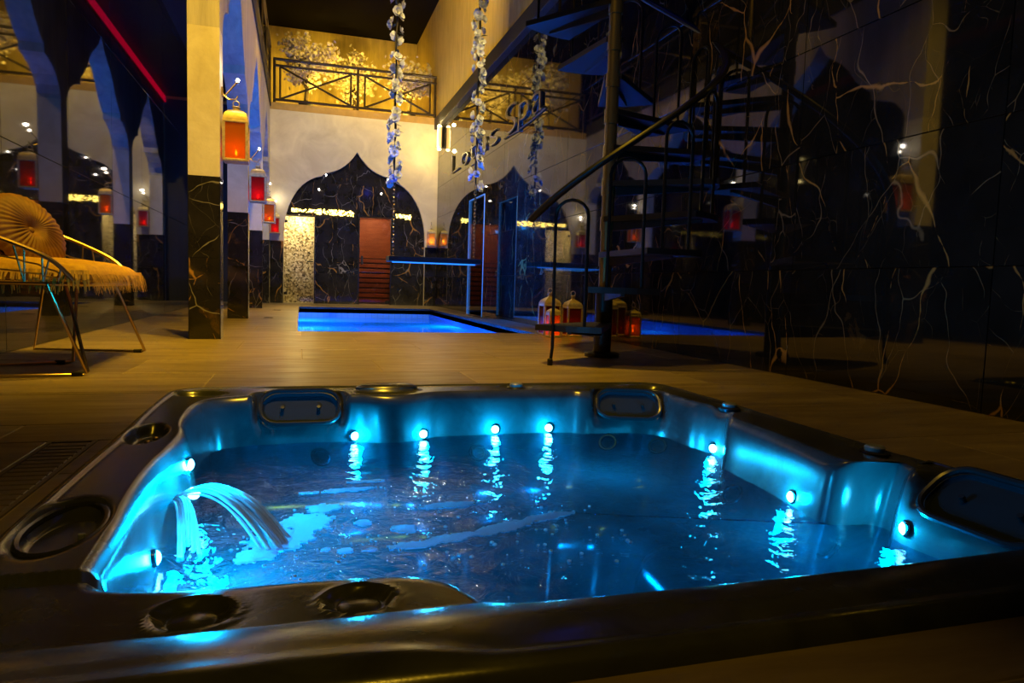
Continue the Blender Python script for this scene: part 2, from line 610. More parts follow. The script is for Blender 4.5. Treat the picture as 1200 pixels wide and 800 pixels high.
while y < YB:
    off = (row % 3) * TW / 3.0
    x = XL - off
    while x < XR:
        rs = [(max(x, XL), min(x + TW, XR), y, min(y + TD, YB))]
        if rs[0][1] - rs[0][0] > 0.02:
            for h in (TUBH, POOL, DRAIN):
                rs = minus(rs, h)
            for r in rs:
                if r[1] - r[0] < 0.02 or r[3] - r[2] < 0.02:
                    continue
                w_, d_ = round(r[1] - r[0], 3), round(r[3] - r[2], 3)
                if (w_, d_) not in cache:
                    b_ = MB().bbox(-w_ / 2 + G, w_ / 2 - G, -d_ / 2 + G, d_ / 2 - G, -0.010, 0.0, 0.002)
                    cache[(w_, d_)] = b_.mesh('floor_tile', 'floor_tile')
                inst('floor_tile', cache[(w_, d_)], floor, ((r[0] + r[1]) / 2, (r[2] + r[3]) / 2, 0.0))
        x += TW
    y += TD
    row += 1

# ---- marble slabs helper for walls
slab_cache = {}
def slab_x(parent, mat, xface, y0, y1, z0, z1, side):
    # slab on a wall of constant X; side=+1 faces +X
    w_, h_ = round(y1 - y0, 3), round(z1 - z0, 3)
    k = (mat, 'x', w_, h_, side)
    if k not in slab_cache:
        b_ = MB().bbox(-0.02 if side > 0 else 0.0, 0.0 if side > 0 else 0.02,
                       -w_ / 2 + 0.0015, w_ / 2 - 0.0015, -h_ / 2 + 0.0015, h_ / 2 - 0.0015, 0.0015)
        slab_cache[k] = b_.mesh('marble_slab', mat)
    return inst('marble_slab', slab_cache[k], parent, (xface, (y0 + y1) / 2, (z0 + z1) / 2))
def slab_y(parent, mat, yface, x0, x1, z0, z1, t=0.02, name='marble_slab'):
    # slab facing -Y with its face at yface
    w_, h_ = round(x1 - x0, 3), round(z1 - z0, 3)
    k = (mat, 'y', w_, h_, t)
    if k not in slab_cache:
        b_ = MB().bbox(-w_ / 2 + 0.0015, w_ / 2 - 0.0015, 0.0, t, -h_ / 2 + 0.0015, h_ / 2 - 0.0015, 0.0015)
        slab_cache[k] = b_.mesh(name, mat)
    return inst(name, slab_cache[k], parent, ((x0 + x1) / 2, yface, (z0 + z1) / 2))

# ---- right wall: polished black marble up to the beam, plaster above
wr = struct('wall_right', MB().box(XR + 0.021, XR + 0.25, -2.6, 17.0, -0.1, ZC), 'dark_paint',
            'polished black marble wall with gold veins beside the spiral stair')
tag(wr, cat='wall')
yy = 3.25 - 4 * 1.17
while yy < YB - 0.05:
    y1 = min(yy + 1.17, YB)
    for rz in range(6):
        slab_x(wr, 'marble_right', XR, yy, y1, rz * 0.585, min((rz + 1) * 0.585, 3.48), -1)
    yy += 1.17
up = MB().box(XR - 0.01, XR + 0.02, -2.6, 16.8, 3.69, ZC).build('plaster', 'plaster_streaked', wr)
beam = struct('trim_1', MB().bbox(XR - 0.09, XR + 0.02, -2.6, YB, 3.48, 3.69, 0.006), 'dark_paint',
              'dark beam running along the top of the black marble wall')
tag(beam, cat='beam')

# ---- left wall: polished black slabs
wl = struct('wall_left', MB().box(XL - 0.25, XL - 0.021, -2.6, YB, -0.1, ZC), 'dark_paint',
            'polished black wall behind the wire chair, mirroring the arcade')
tag(wl, cat='wall')
yy = -2.55
while yy < YB - 0.05:
    y1 = min(yy + 1.17, YB)
    for rz in range(4):
        slab_x(wl, 'marble_left', XL, yy, y1, rz * 1.17, min((rz + 1) * 1.17, 3.62), 1) if rz * 1.17 < 3.6 else None
    yy += 1.17

# ---- back wall with the ogee arch
ACX, AHW = 1.03, 1.335
def arch_pts(cx, hw, pts):
    left = [(cx - u * hw, z) for u, z in pts]
    right = [(cx + u * hw, z) for u, z in reversed(pts[:-1])]
    return left + right
half = [(1.0, 0.0), (1.0, 1.30)]
for i in range(1, 13):
    a = i / 12.0 * PI / 2 * 0.93
    half.append((0.43 + 0.57 * math.cos(a), 1.30 + 1.125 * math.sin(a)))
half += [(0.435, 2.485)]
for i in range(1, 9):
    t = i / 8.0
    half.append((0.435 * (1 - t), 2.485 + 0.43 * (0.28 * t + 0.72 * t ** 2.6)))
outline = arch_pts(ACX, AHW, half)
poly = [(-0.775, 0.0)] + outline + [(XR, 0.0), (XR, 3.57), (-0.775, 3.57)]
wb = struct('wall_back', MB().prism(poly, lambda a, b, d: (a, YB - 0.07 + d, b), 0.07), 'plaster_cream',
            'cream plaster back wall with an ogee arch opening over the sauna doors')
tag(wb, cat='wall')
# wainscot on the plaster left and right of the arch
slab_y(wb, 'marble_column', YB - 0.085, ACX + AHW + 0.004, XR - 0.002, 0.0, 0.585, 0.015)
slab_y(wb, 'marble_column', YB - 0.085, ACX + AHW + 0.004, XR - 0.002, 0.585, ZA, 0.015)
for z0, z1 in ((0.0, 0.585), (0.585, ZA)):
    slab_y(wb, 'marble_column', YB - 0.085, -0.55, ACX - AHW - 0.004, z0, z1, 0.015)
# marble cladding inside the arch, doors left free
D1 = (-0.31, 0.25, 1.67)
D2 = (1.10, 1.70, 1.71)
YM = YB + 0.01
for z0, z1 in ((0.0, 0.585), (0.585, 1.17), (1.17, 1.71)):
    slab_y(wb, 'marble_column', YM, D1[1] + 0.02, 0.675, z0, z1)
    slab_y(wb, 'marble_column', YM, 0.675, D2[0] - 0.02, z0, z1)
    slab_y(wb, 'marble_column', YM, D2[1] + 0.02, ACX + AHW + 0.03, z0, z1)
for z0, z1 in ((1.715, 2.30), (2.30, 2.96)):
    for x0, x1 in ((-0.36, 0.20), (0.20, 1.03), (1.03, 1.86), (1.86, 2.40)):
        slab_y(wb, 'marble_column', YM, x0, x1, z0, z1)
slab_y(wb, 'marble_column', YM, -0.36, D1[1] + 0.02, 1.67, 1.715)
wbb = struct('wall_back_core', MB().box(XL - 0.2, -0.37, YM + 0.03, YM + 0.2, 0, 3.57)
             .box(D1[1] + 0.03, D2[0] - 0.03, YM + 0.03, YM + 0.2, 0, 1.73)
             .box(D2[1] + 0.03, XR + 0.2, YM + 0.03, YM + 0.2, 0, 3.57)
             .box(-0.37, D2[1] + 0.03, YM + 0.03, YM + 0.2, 1.73, 3.57), 'dark_paint',
             'dark masonry behind the arch cladding')
tag(wbb, cat='wall')
tag(struct('wall_aisle_end', MB().box(XL, -0.776, YB - 0.07, YB + 0.02, 0, 3.57), 'dark_paint',
           'dark end wall of the side aisle behind the arcade'), cat='wall')

# ---- balcony slab over the back wall, upper back wall, ceiling, wall behind the camera
bs = struct('balcony_slab', MB().box(XL, XR, YB - 0.07, 16.8, 3.571, 3.70), 'ochre_paint',
            'ochre edge of the balcony floor above the arch')
tag(bs, cat='balcony')
tag(struct('wall_upper', MB().box(XL, XR, 16.8, 17.0, 3.5, ZC), 'plaster_streaked',
           'yellow lit plaster wall behind the blossom trees'), cat='wall')
tag(struct('ceiling', MB().box(XL - 0.2, XR + 0.2, -2.6, 17.0, ZC, ZC + 0.1), 'ceiling_black',
           'matt black ceiling high over the hall'), cat='ceiling')
tag(struct('wall_front', MB().box(XL - 0.2, XR + 0.2, -2.8, -2.6, -0.1, ZC), 'dark_paint',
           'dark wall at the near end of the hall'), cat='wall')

# ---- left arcade: columns, arches, gallery slab
CY = [5.45, 8.25, 11.20, 13.70]
CX0, CX1 = -0.765, -0.555
poly = [(CY[0], 2.2)]
for i in range(3):
    y0 = CY[i] + 0.21
    y1 = CY[i + 1]
    c_, hw = (y0 + y1) / 2, (y1 - y0) / 2
    hp = [(1.0, 2.2), (1.0, 2.24), (0.97, 2.32), (0.91, 2.40), (0.82, 2.46), (0.73, 2.50), (0.65, 2.52),
          (0.64, 2.60), (0.55, 2.68), (0.46, 2.78), (0.38, 2.91), (0.29, 3.02), (0.19, 3.10), (0.09, 3.19), (0.0, 3.34)]
    poly += arch_pts(c_, hw, hp)
poly += [(YB - 0.071, 2.2), (YB - 0.071, 3.62), (CY[0], 3.62)]
arc = struct('wall_arcade', MB().prism(poly, lambda a, b, d: (CX0 + d, a, b), CX1 - CX0), 'plaster_arcade',
             'pale plaster arcade wall with ogee arches over the row of columns')
tag(arc, cat='arcade')
gal = struct('gallery_slab', MB().box(XL, CX1 + 0.02, 5.3, YB - 0.072, 3.621, 3.86), 'dark_paint',
             'underside and edge of the gallery floor above the arcade')
tag(gal, cat='gallery')

col_desc = ['column lit yellow with gold-veined black marble base, beside the wire chair',
            'column washed blue above its black marble base, second from the wire chair',
            'column with dim marble base, third from the wire chair',
            'engaged column against the back wall at the end of the arcade']
pan_cache = {}
for i, y0 in enumerate(CY):
    y1 = y0 + 0.21 if i < 3 else YB - 0.09
    t = thing('column', col_desc[i], 'column', ((CX0 + CX1) / 2, (y0 + y1) / 2, 0), 'columns of the arcade')
    MB().box(CX0, CX1, y0, y1, ZA, 2.199).build('shaft', 'plaster_column', t)
    MB().box(CX0 + 0.012, CX1 - 0.012, y0 + 0.012, y1 - 0.012, 0, ZA).build('core', 'dark_paint', t)
    for z0, z1 in ((0.001, 0.584), (0.586, ZA - 0.001)):
        MB().bbox(CX0, CX1, y0, y0 + 0.011, z0, z1, 0.001).build('marble_panel', 'marble_column', t)
        MB().bbox(CX0, CX1, y1 - 0.011, y1, z0, z1, 0.001).build('marble_panel', 'marble_column', t)
        MB().bbox(CX0, CX0 + 0.011, y0 + 0.0115, y1 - 0.0115, z0, z1, 0.001).build('marble_panel', 'marble_column', t)
        MB().bbox(CX1 - 0.011, CX1, y0 + 0.0115, y1 - 0.0115, z0, z1, 0.001).build('marble_panel', 'marble_column', t)
    for (cx_, cy_) in ((CX0, y0), (CX1, y0)):
        MB().box(cx_ - 0.003, cx_ + 0.003, cy_ - 0.003, cy_ + 0.003, 0, ZA).build('corner_trim', 'black_metal', t)

# ---- doors in the arch
def frame(x0, x1, z1, y, w=0.02, d=0.05):
    return MB().box(x0 - w, x0, y, y + d, 0, z1 + w).box(x1, x1 + w, y, y + d, 0, z1 + w).box(x0, x1, y, y + d, z1, z1 + w)
# steam room door with pebble mosaic room behind
m, nt, b = new_mat('pebble_mosaic')
v = obj_vec(nt)
vo = nt.nodes.new('ShaderNodeTexVoronoi')
vo.inputs['Scale'].default_value = 34.0
nt.links.new(v, vo.inputs['Vector'])
cc = ramp(nt, vo.outputs['Color'], [(0.15, (0.05, 0.04, 0.03)), (0.45, (0.45, 0.36, 0.22)), (0.75, (0.85, 0.78, 0.62))])
nt.links.new(cc, b.inputs['Base Color'])
b.inputs['Roughness'].default_value = 0.4
d1 = struct('door_1', frame(D1[0], D1[1], D1[2] - 0.02, YM - 0.02, 0.018), 'black_metal',
            'glass steam room door with pale pebble mosaic behind it')
tag(d1, cat='door')
MB().box(D1[0] + 0.004, D1[1] - 0.004, YM, YM + 0.01, 0.012, D1[2] - 0.024).build('pane', 'glass_steam', d1)
for z in (0.16, 1.52):
    MB().bbox(D1[0], D1[0] + 0.07, YM - 0.012, YM + 0.02, z, z + 0.05, 0.003).build('hinge', 'black_metal', d1)
MB().tube([(D1[1] - 0.13, YM - 0.03, 0.80), (D1[1] - 0.02, YM - 0.03, 0.80)], 0.012).build('handle', 'black_metal', d1, True)
sr = struct('steam_room', MB().box(D1[0] - 0.04, D1[0], YM + 0.03, YM + 0.55, 0, 1.72)
            .box(D1[1], D1[1] + 0.04, YM + 0.03, YM + 0.55, 0, 1.72)
            .box(D1[0], D1[1], YM + 0.50, YM + 0.55, 0, 1.72).box(D1[0], D1[1], YM + 0.03, YM + 0.5, 1.68, 1.72)
            .box(D1[0], D1[1], YM + 0.03, YM + 0.5, -0.02, 0.0), 'pebble_mosaic', 'pebble mosaic steam room behind glass door')
tag(sr, cat='room')
lamp('steam_room_lamp', 'POINT', ((D1[0] + D1[1]) / 2, YM + 0.16, 1.667), CREAM, 34.0, 0.006)
# sauna door with slatted bench
m, nt, b = new_mat('sauna_wood')
v = obj_vec(nt, 9.0, (1, 6, 6))
nt.links.new(ramp(nt, noise_tex(nt, v, 3, 6).outputs[0], [(0.3, (0.32, 0.16, 0.06)), (0.7, (0.52, 0.29, 0.12))]), b.inputs['Base Color'])
d2 = struct('door_2', frame(D2[0], D2[1], D2[2] - 0.02, YM - 0.02, 0.02), 'black_metal',
            'reddish glass sauna door with wooden benches behind it')
tag(d2, cat='door')
MB().box(D2[0] + 0.004, D2[1] - 0.004, YM, YM + 0.01, 0.012, D2[2] - 0.024).build('pane', 'glass_sauna', d2)
MB().bbox(D2[0] + 0.03, D2[0] + 0.07, YM - 0.035, YM, 0.78, 0.95, 0.006).build('handle', 'rubber_black', d2)
MB().bbox(D2[1] - 0.09, D2[1] - 0.005, YM - 0.012, YM + 0.02, 0.03, 0.08, 0.004).build('hinge', 'black_metal', d2)
sa = struct('sauna_room', MB().box(D2[0] - 0.24, D2[0] - 0.2, YM + 0.201, YM + 1.2, 0, 1.80).box(D2[1] + 0.2, D2[1] + 0.24, YM + 0.201, YM + 1.2, 0, 1.80)
            .box(D2[0] - 0.2, D2[1] + 0.2, YM + 1.15, YM + 1.2, 0, 1.8).box(D2[0] - 0.2, D2[1] + 0.2, YM + 0.201, YM + 1.15, 1.76, 1.80),
            'sauna_wood', 'wood lined sauna cabin behind the red glass')
tag(sa, cat='room')
sb = thing('sauna_bench', 'slatted wooden sauna benches seen through red glass door', 'bench', ((D2[0] + D2[1]) / 2, YM + 0.7, 0))
for i in range(9):
    zz = 0.04 + i * 0.100
    yo = YM + 0.40 + 0.10 * (i // 5)
    MB().bbox(D2[0] - 0.15, D2[1] + 0.15, yo, yo + 0.03, zz, zz + 0.068, 0.004).build('slat', 'sauna_wood', sb)
MB().box(D2[0] - 0.15, D2[1] + 0.15, YM + 0.56, YM + 0.58, 0.0, 0.93).build('void_shade', 'dark_paint', sb)  # dark sheet standing in for the shaded void behind the slats
lamp('sauna_lamp', 'POINT', (D2[0] + 0.3, YM + 0.30, 1.745), (1.0, 0.72, 0.42), 30.0, 0.01)

# ================================================================== HOT TUB
m, nt, b = new_mat('tub_acrylic')
v = obj_vec(nt)
n1 = noise_tex(nt, v, 6.0, 6, 0.6, 1.0)
nt.links.new(ramp(nt, n1.outputs[0], [(0.3, (0.036, 0.038, 0.04)), (0.7, (0.070, 0.074, 0.075))]), b.inputs['Base Color'])
b.inputs['Roughness'].default_value = 0.22
b.inputs['Specular IOR Level'].default_value = 0.6
n2 = noise_tex(nt, v, 90.0, 3)
add_bump(nt, b, n2.outputs[0], 0.05, 0.004)
simple('tub_trim', (0.03, 0.03, 0.032), 0.25, 0.0, 0.6)
simple('tub_matt', (0.030, 0.042, 0.055), 0.60, 0.0, 0.05)
simple('tub_chrome', (0.35, 0.37, 0.38), 0.2, 1.0)
simple('tub_knob', (0.32, 0.36, 0.38), 0.3, 0.2)

tub = thing('hot_tub', 'sunken dark acrylic hot tub lit cyan, set in the tiled floor', 'hot tub', (0.575, 1.84, 0.0))
TC = (0.57, 1.78)
ctrl = [(0.30, 0.885), (0.50, 0.872), (0.80, 0.868), (1.10, 0.875), (1.33, 0.90), (1.45, 0.99), (1.485, 1.12), (1.47, 1.27),
        (1.475, 1.37), (1.525, 1.40), (1.525, 1.47), (1.40, 1.475), (1.372, 1.52), (1.40, 1.66), (1.43, 1.85), (1.44, 2.02),
        (1.455, 2.12), (1.525, 2.17), (1.53, 2.34), (1.50, 2.42), (1.51, 2.58), (1.44, 2.69), (1.28, 2.715), (1.15, 2.72),
        (1.12, 2.755), (0.95, 2.765), (0.70, 2.765), (0.52, 2.76), (0.44, 2.70), (0.36, 2.675), (0.28, 2.685), (0.20, 2.725), (0.0, 2.73),
        (-0.16, 2.725), (-0.29, 2.68), (-0.335, 2.58), (-0.338, 2.40), (-0.328, 2.24), (-0.298, 2.12), (-0.300, 1.95), (-0.318, 1.75),
        (-0.312, 1.55), (-0.295, 1.35), (-0.288, 1.18), (-0.286, 1.15), (-0.270, 1.105), (-0.20, 1.092), (-0.05, 1.088), (0.10, 1.084),
        (0.185, 1.072), (0.230, 1.035), (0.252, 0.97), (0.268, 0.905)]
pts = [Vector((p[0], p[1])) for p in ctrl]
for _ in range(3):
    q = []
    for i in range(len(pts)):
        a, b_ = pts[i], pts[(i + 1) % len(pts)]
        q += [a * 0.75 + b_ * 0.25, a * 0.25 + b_ * 0.75]
    pts = q
# even spacing along the contour
cum = [0.0]
for i in range(len(pts)):
    cum.append(cum[-1] + (pts[(i + 1) % len(pts)] - pts[i]).length)
NI = 760
inner = []
k = 0
for i in range(NI):
    d_ = cum[-1] * i / NI
    while cum[k + 1] < d_:
        k += 1
    f_ = (d_ - cum[k]) / max(1e-9, cum[k + 1] - cum[k])
    inner.append(pts[k].lerp(pts[(k + 1) % len(pts)], f_))
def outer_hit(p):
    # where the ray from the tub's middle meets the rounded outer rectangle
    x0, x1, y0, y1 = TUB
    d = Vector((p.x - TC[0], p.y - TC[1]))
    d.normalize()
    lo_, hi_ = 0.1, 3.0
    r = 0.11
    def inside(t):
        x, y = TC[0] + d.x * t, TC[1] + d.y * t
        dx = max(x0 + r - x, x - (x1 - r), 0)
        dy = max(y0 + r - y, y - (y1 - r), 0)
        return dx * dx + dy * dy <= r * r and x0 <= x <= x1 and y0 <= y <= y1
    for _ in range(30):
        mid = (lo_ + hi_) / 2
        if inside(mid): lo_ = mid
        else: hi_ = mid
    return Vector((TC[0] + d.x * lo_, TC[1] + d.y * lo_))
outer = [outer_hit(p) for p in inner]
DIPS = [(-0.36, 2.82, 0.10, 0.07, 0.022), (1.50, 2.82, 0.10, 0.07, 0.022), (0.34, 2.83, 0.15, 0.075, -0.016),
        (-0.405, 2.12, 0.055, 0.15, 0.030), (-0.395, 1.36, 0.075, 0.17, 0.030), (0.90, 2.87, 0.09, 0.06, 0.008),
        (1.57, 1.55, 0.055, 0.10, 0.010), (1.57, 2.26, 0.055, 0.10, 0.010), (1.57, 1.20, 0.05, 0.20, 0.012)]
DISHES = [(-0.135, 0.975, 0.050, 0.010), (0.082, 0.970, 0.048, 0.010)]
def rimz(x, y, u):
    z = 0.012
    if u < 0.10: z -= 0.035 * (1 - u / 0.10) ** 2
    z += 0.006 * math.exp(-((u - 0.17) / 0.06) ** 2)
    if u > 0.86: z -= 0.024 * ((u - 0.86) / 0.14) ** 2
    if y < 0.90:
        f = max(0.0, math.sin(PI * max(0.0, min(1.0, (y - 0.70) / 0.20))))
        z += 0.018 * f ** 0.8
    elif y < 1.13 and x < 0.27:
        z -= 0.010 * sstep(0.90, 0.915, y)
    for cx_, cy_, rx, ry, dp in DIPS:
        d = math.hypot((x - cx_) / rx, (y - cy_) / ry)
        if d < 1: z -= dp * (1 - sstep(0.55, 1.0, d))
    for cx_, cy_, r_, dp in DISHES:
        d = math.hypot(x - cx_, y - cy_) / r_
        if d < 1.25:
            z += 0.004 * math.exp(-((d - 1.05) / 0.1) ** 2)
            z -= dp * (1 - sstep(0.80, 1.0, d))
    return z
wall_prof = [(0.004, -0.022), (0.008, -0.04), (0.014, -0.07), (0.020, -0.11), (0.026, -0.15), (0.032, -0.19), (0.045, -0.25),
             (0.065, -0.32), (0.10, -0.37), (0.16, -0.395), (0.25, -0.405), (0.36, -0.41), (0.44, -0.43), (0.48, -0.50),
             (0.50, -0.62), (0.54, -0.72), (0.64, -0.75), (0.80, -0.755), (0.95, -0.757)]
mb = MB()
NR = 52
rows = [[(o.x, o.y, -0.095) for o in outer]]
for k in range(NR + 1):
    u = k / NR
    rows.append([(lerp(o.x, i.x, u), lerp(o.y, i.y, u), rimz(lerp(o.x, i.x, u), lerp(o.y, i.y, u), u)) for o, i in zip(outer, inner)])
for s, z in wall_prof:
    rows.append([(lerp(i.x, TC[0], s), lerp(i.y, TC[1], s), z) for i in inner])
for r in rows: mb.v += r
for k in range(len(rows) - 1):
    for i in range(NI):
        j = (i + 1) % NI
        mb.f.append((k * NI + i, k * NI + j, (k + 1) * NI + j, (k + 1) * NI + i))
mb.f.append(tuple((len(rows) - 1) * NI + i for i in range(NI)))
SOCK = [((0.004, 2.765, -0.040), (1, 0, 0), (0, 0.13, 0.11), 0.29, 0.165),
        ((1.36, 2.70, -0.045), (1, -0.35, 0), (0.04, 0.13, 0.115), 0.27, 0.16),
        ((1.515, 1.17, -0.02), (0, 1, 0), (0.13, 0, 0.10), 0.31, 0.17)]
def sock_axes(ux, vx):
    ux, vx = Vector(ux).normalized(), Vector(vx).normalized()
    vx = (vx - ux * vx.dot(ux)).normalized()
    nx = ux.cross(vx).normalized()
    if nx.z < 0: nx = -nx
    return ux, vx, nx
for c, ux, vx, w, h in SOCK:
    c = Vector(c)
    ux, vx, nx = sock_axes(ux, vx)
    for i, p in enumerate(mb.v):
        d = Vector(p) - c
        lu, lv, ln = abs(d.dot(ux)) / (w / 2 + 0.012), abs(d.dot(vx)) / (h / 2 + 0.012), d.dot(nx)
        r_ = (lu ** 4 + lv ** 4) ** 0.25
        if r_ < 1.15 and -0.02 < ln < 0.14:
            f = 1 - sstep(0.98, 1.15, r_)
            mb.v[i] = tuple(Vector(p) - nx * ((ln + 0.016) * f if ln > -0.016 else 0))
shell = mb.build('shell', 'tub_acrylic', tub, 'all')

# water surface
WZ = -0.165
mb = MB()
RW = 46
def wave(x, y):
    t = math.exp(-((x + 0.12) ** 2 + (y - 1.6) ** 2) / 0.10)
    a = 0.0022 * mn.noise(Vector((x * 9, y * 9, 0.3))) + 0.0012 * mn.noise(Vector((x * 26, y * 22, 4.1)))
    return a * (1 + 2.2 * t)
rows = []
for k in range(RW + 1):
    s = 0.012 + (0.995 - 0.012) * k / RW
    rows.append([(lerp(i.x, TC[0], s), lerp(i.y, TC[1], s), 0) for i in inner[::2]])
n_ = len(rows[0])
for r in rows: mb.v += [(x, y, WZ + wave(x, y)) for x, y, _ in r]
for k in range(RW):
    for i in range(n_):
        j = (i + 1) % n_
        mb.f.append((k * n_ + i, k * n_ + j, (k + 1) * n_ + j, (k + 1) * n_ + i))
mb.f.append(tuple(RW * n_ + i for i in range(n_)))
wat = mb.face_up().build('water', 'tub_water', tub, 'all')
tag(wat, 'rippling blue lit water')

def wall_at(x, y, z):
    # point on the tub wall towards (x, y) at height z, and the inward direction
    d = Vector((x - TC[0], y - TC[1])).normalized()
    best = max(inner, key=lambda p: d.dot(Vector((p.x - TC[0], p.y - TC[1])).normalized()))
    s = 0.0
    for (s0, z0), (s1, z1) in zip([(0, -0.012)] + wall_prof, wall_prof):
        if z1 <= z <= z0:
            s = lerp(s0, s1, (z - z0) / (z1 - z0))
            break
    p = Vector((lerp(best.x, TC[0], s), lerp(best.y, TC[1], s), z))
    return p, Vector((-d.x, -d.y, 0))

# cyan wall lights
LED = [(0.186, 2.74, -0.142, 1.3), (0.466, 2.74, -0.143, 1.0), (0.78, 2.74, -0.143, 1.3), (1.017, 2.74, -0.143, 1.3),
       (1.43, 2.22, -0.140, 1.0), (1.43, 1.655, -0.138, 1.1), (1.46, 1.335, -0.125, 1.0),
       (-0.30, 2.03, -0.060, 1.0), (-0.30, 1.56, -0.138, 1.3)]
for x, y, z, pw in LED:
    p, nrm = wall_at(x, y, z)
    q = nrm.to_track_quat('Z', 'Y').to_matrix()
    def orient(mb_):
        mb_.v = [tuple(p + q @ Vector(v_)) for v_ in mb_.v]
        return mb_
    led = orient(MB().lathe([(0.019, -0.004), (0.021, 0.003), (0.016, 0.006)], n=16)).build('wall_light', 'tub_chrome', tub, True)
    orient(MB().lathe([(0.0155, 0.0), (0.015, 0.007), (0.010, 0.012), (0.004, 0.014)], n=14)).build('lens', 'led_cyan', led, True)
    lamp('tub_light', 'POINT', p + nrm * 0.035 + Vector((0, 0, 0.004)), CYAN, 3.8 * pw, 0.012)
# glow below the surface from added point lamps hung in the water
for x, y, z, pw in ((0.15, 1.95, -0.35, 1.2), (0.95, 2.1, -0.35, 1.5), (-0.14, 1.42, -0.29, 4.5), (0.0, 1.72, -0.33, 2.0), (1.2, 1.45, -0.33, 1.2), (0.55, 1.3, -0.6, 0.8)):
    d_ = thing_l = lamp('tub_glow_fill', 'POINT', (x, y, z), (0.0, 0.36, 1.0), 2.6 * pw, 0.02)

# headrest sockets: a tilted rounded frame with a recessed plate and two studs
def socket(c, ux, vx, w, h, label=None):
    c = Vector(c)
    ux, vx, nx = sock_axes(ux, vx)
    def rr(w_, h_, off, r_):
        out = []
        for (sx, sy, a0) in ((1, 1, 0), (-1, 1, 90), (-1, -1, 180), (1, -1, 270)):
            for k in range(6):
                a = math.radians(a0 + k * 18)
                out.append(c + ux * (sx * (w_ / 2 - r_) + r_ * math.cos(a)) + vx * (sy * (h_ / 2 - r_) + r_ * math.sin(a)) + nx * off)
        return out
    r_ = min(w, h) * 0.38
    fr = MB().tube(rr(w, h, 0.004, r_), 0.009, 8, closed=True).build('headrest_frame', 'tub_trim', tub, True)
    pl = MB()
    A = rr(w - 0.012, h - 0.012, -0.004, r_)
    B_ = rr(w - 0.03, h - 0.03, -0.014, r_ * 0.9)
    n = len(A)
    pl.v = [tuple(p) for p in A + B_]
    pl.f = [(i, (i + 1) % n, n + (i + 1) % n, n + i) for i in range(n)] + [tuple(n + i for i in range(n))]
    pl.build('headrest_plate', 'tub_matt', fr, True)
    for s in (-1, 1):
        st = MB()
        pc = c + ux * (s * w * 0.23)
        q = nx.to_track_quat('Z', 'Y').to_matrix()
        st.lathe([(0.007, -0.016), (0.006, -0.004), (0.0085, -0.002), (0.007, 0.004)], n=10)
        st.v = [tuple(pc + q @ Vector(v_)) for v_ in st.v]
        st.build('stud', 'tub_trim', fr, True)
for a_ in SOCK:
    socket(*a_)
# diverter knobs on the rim
for (x, y) in ((0.90, 2.86), (1.57, 2.27), (1.565, 1.56)):
    k = MB().lathe([(0.040, 0.002), (0.042, 0.012), (0.036, 0.016)], (x, y, 0), 20).build('diverter_seat', 'tub_trim', tub, True)
    MB().lathe([(0.027, 0.012), (0.028, 0.026), (0.022, 0.031)], (x, y, 0), 20).build('diverter_knob', 'tub_knob', k, True)
# control buttons and drink holder on the wide left rim
for i in range(3):
    MB().sphere((-0.415 + 0.012 * i, 2.06 + 0.045 * i, -0.012), 0.009, 10, 6, (1, 1, 0.7)).build('button', 'gold_metal', tub, True)
hold = MB()
ring = [(-0.395 + 0.062 * math.cos(a), 1.37 + 0.135 * math.sin(a), -0.002) for a in [2 * PI * k / 28 for k in range(28)]]
hold.tube(ring, 0.009, 8, closed=True)
ho = hold.build('drink_holder', 'tub_trim', tub, True)
MB().tube([(-0.35, 1.30, -0.02), (-0.35, 1.30, 0.012)], 0.006, 8).build('peg', 'tub_knob', ho, True)
cap = MB()
cap.lathe([(0.12, 0.0), (0.118, 0.014), (0.10, 0.022), (0.05, 0.026)], (0.34, 2.84, 0.012), 28, 1.05, 0.5)
cap.build('skimmer_cap', 'tub_trim', tub, True)
for (x, y) in DISHES and [(d[0], d[1]) for d in DISHES]:
    MB().lathe([(0.031, -0.016), (0.031, -0.007), (0.027, -0.005)], (x, y, 0), 24).build('filter_lid', 'tub_acrylic', tub, True)
# jets on the seat walls just below the surface
JET = [(-0.28, 2.35, -0.24), (0.05, 2.72, -0.235), (1.22, 2.62, -0.22), (1.36, 2.5, -0.22), (1.40, 1.95, -0.24), (1.42, 1.48, -0.25),
       (1.45, 1.12, -0.24), (0.7, 2.72, -0.25), (1.35, 1.05, -0.25), (-0.27, 1.35, -0.25)]
for x, y, z in JET:
    p, nrm = wall_at(x, y, z)
    nrm = (nrm + Vector((0, 0, 0.9))).normalized()
    q = nrm.to_track_quat('Z', 'Y').to_matrix()
    j = MB()
    j.tube([(0.034 * math.cos(a), 0.034 * math.sin(a), 0.012) for a in [2 * PI * k / 24 for k in range(24)]], 0.006, 6, closed=True)
    j.v = [tuple(p + nrm * 0.02 + q @ Vector(v_)) for v_ in j.v]
    jo = j.build('jet', 'tub_trim', tub, True)
    e = MB().lathe([(0.026, 0.0), (0.024, 0.010), (0.010, 0.006)], n=18)
    e.v = [tuple(p + nrm * 0.02 + q @ Vector(v_)) for v_ in e.v]
    e.build('nozzle', 'rubber_black', jo, True)

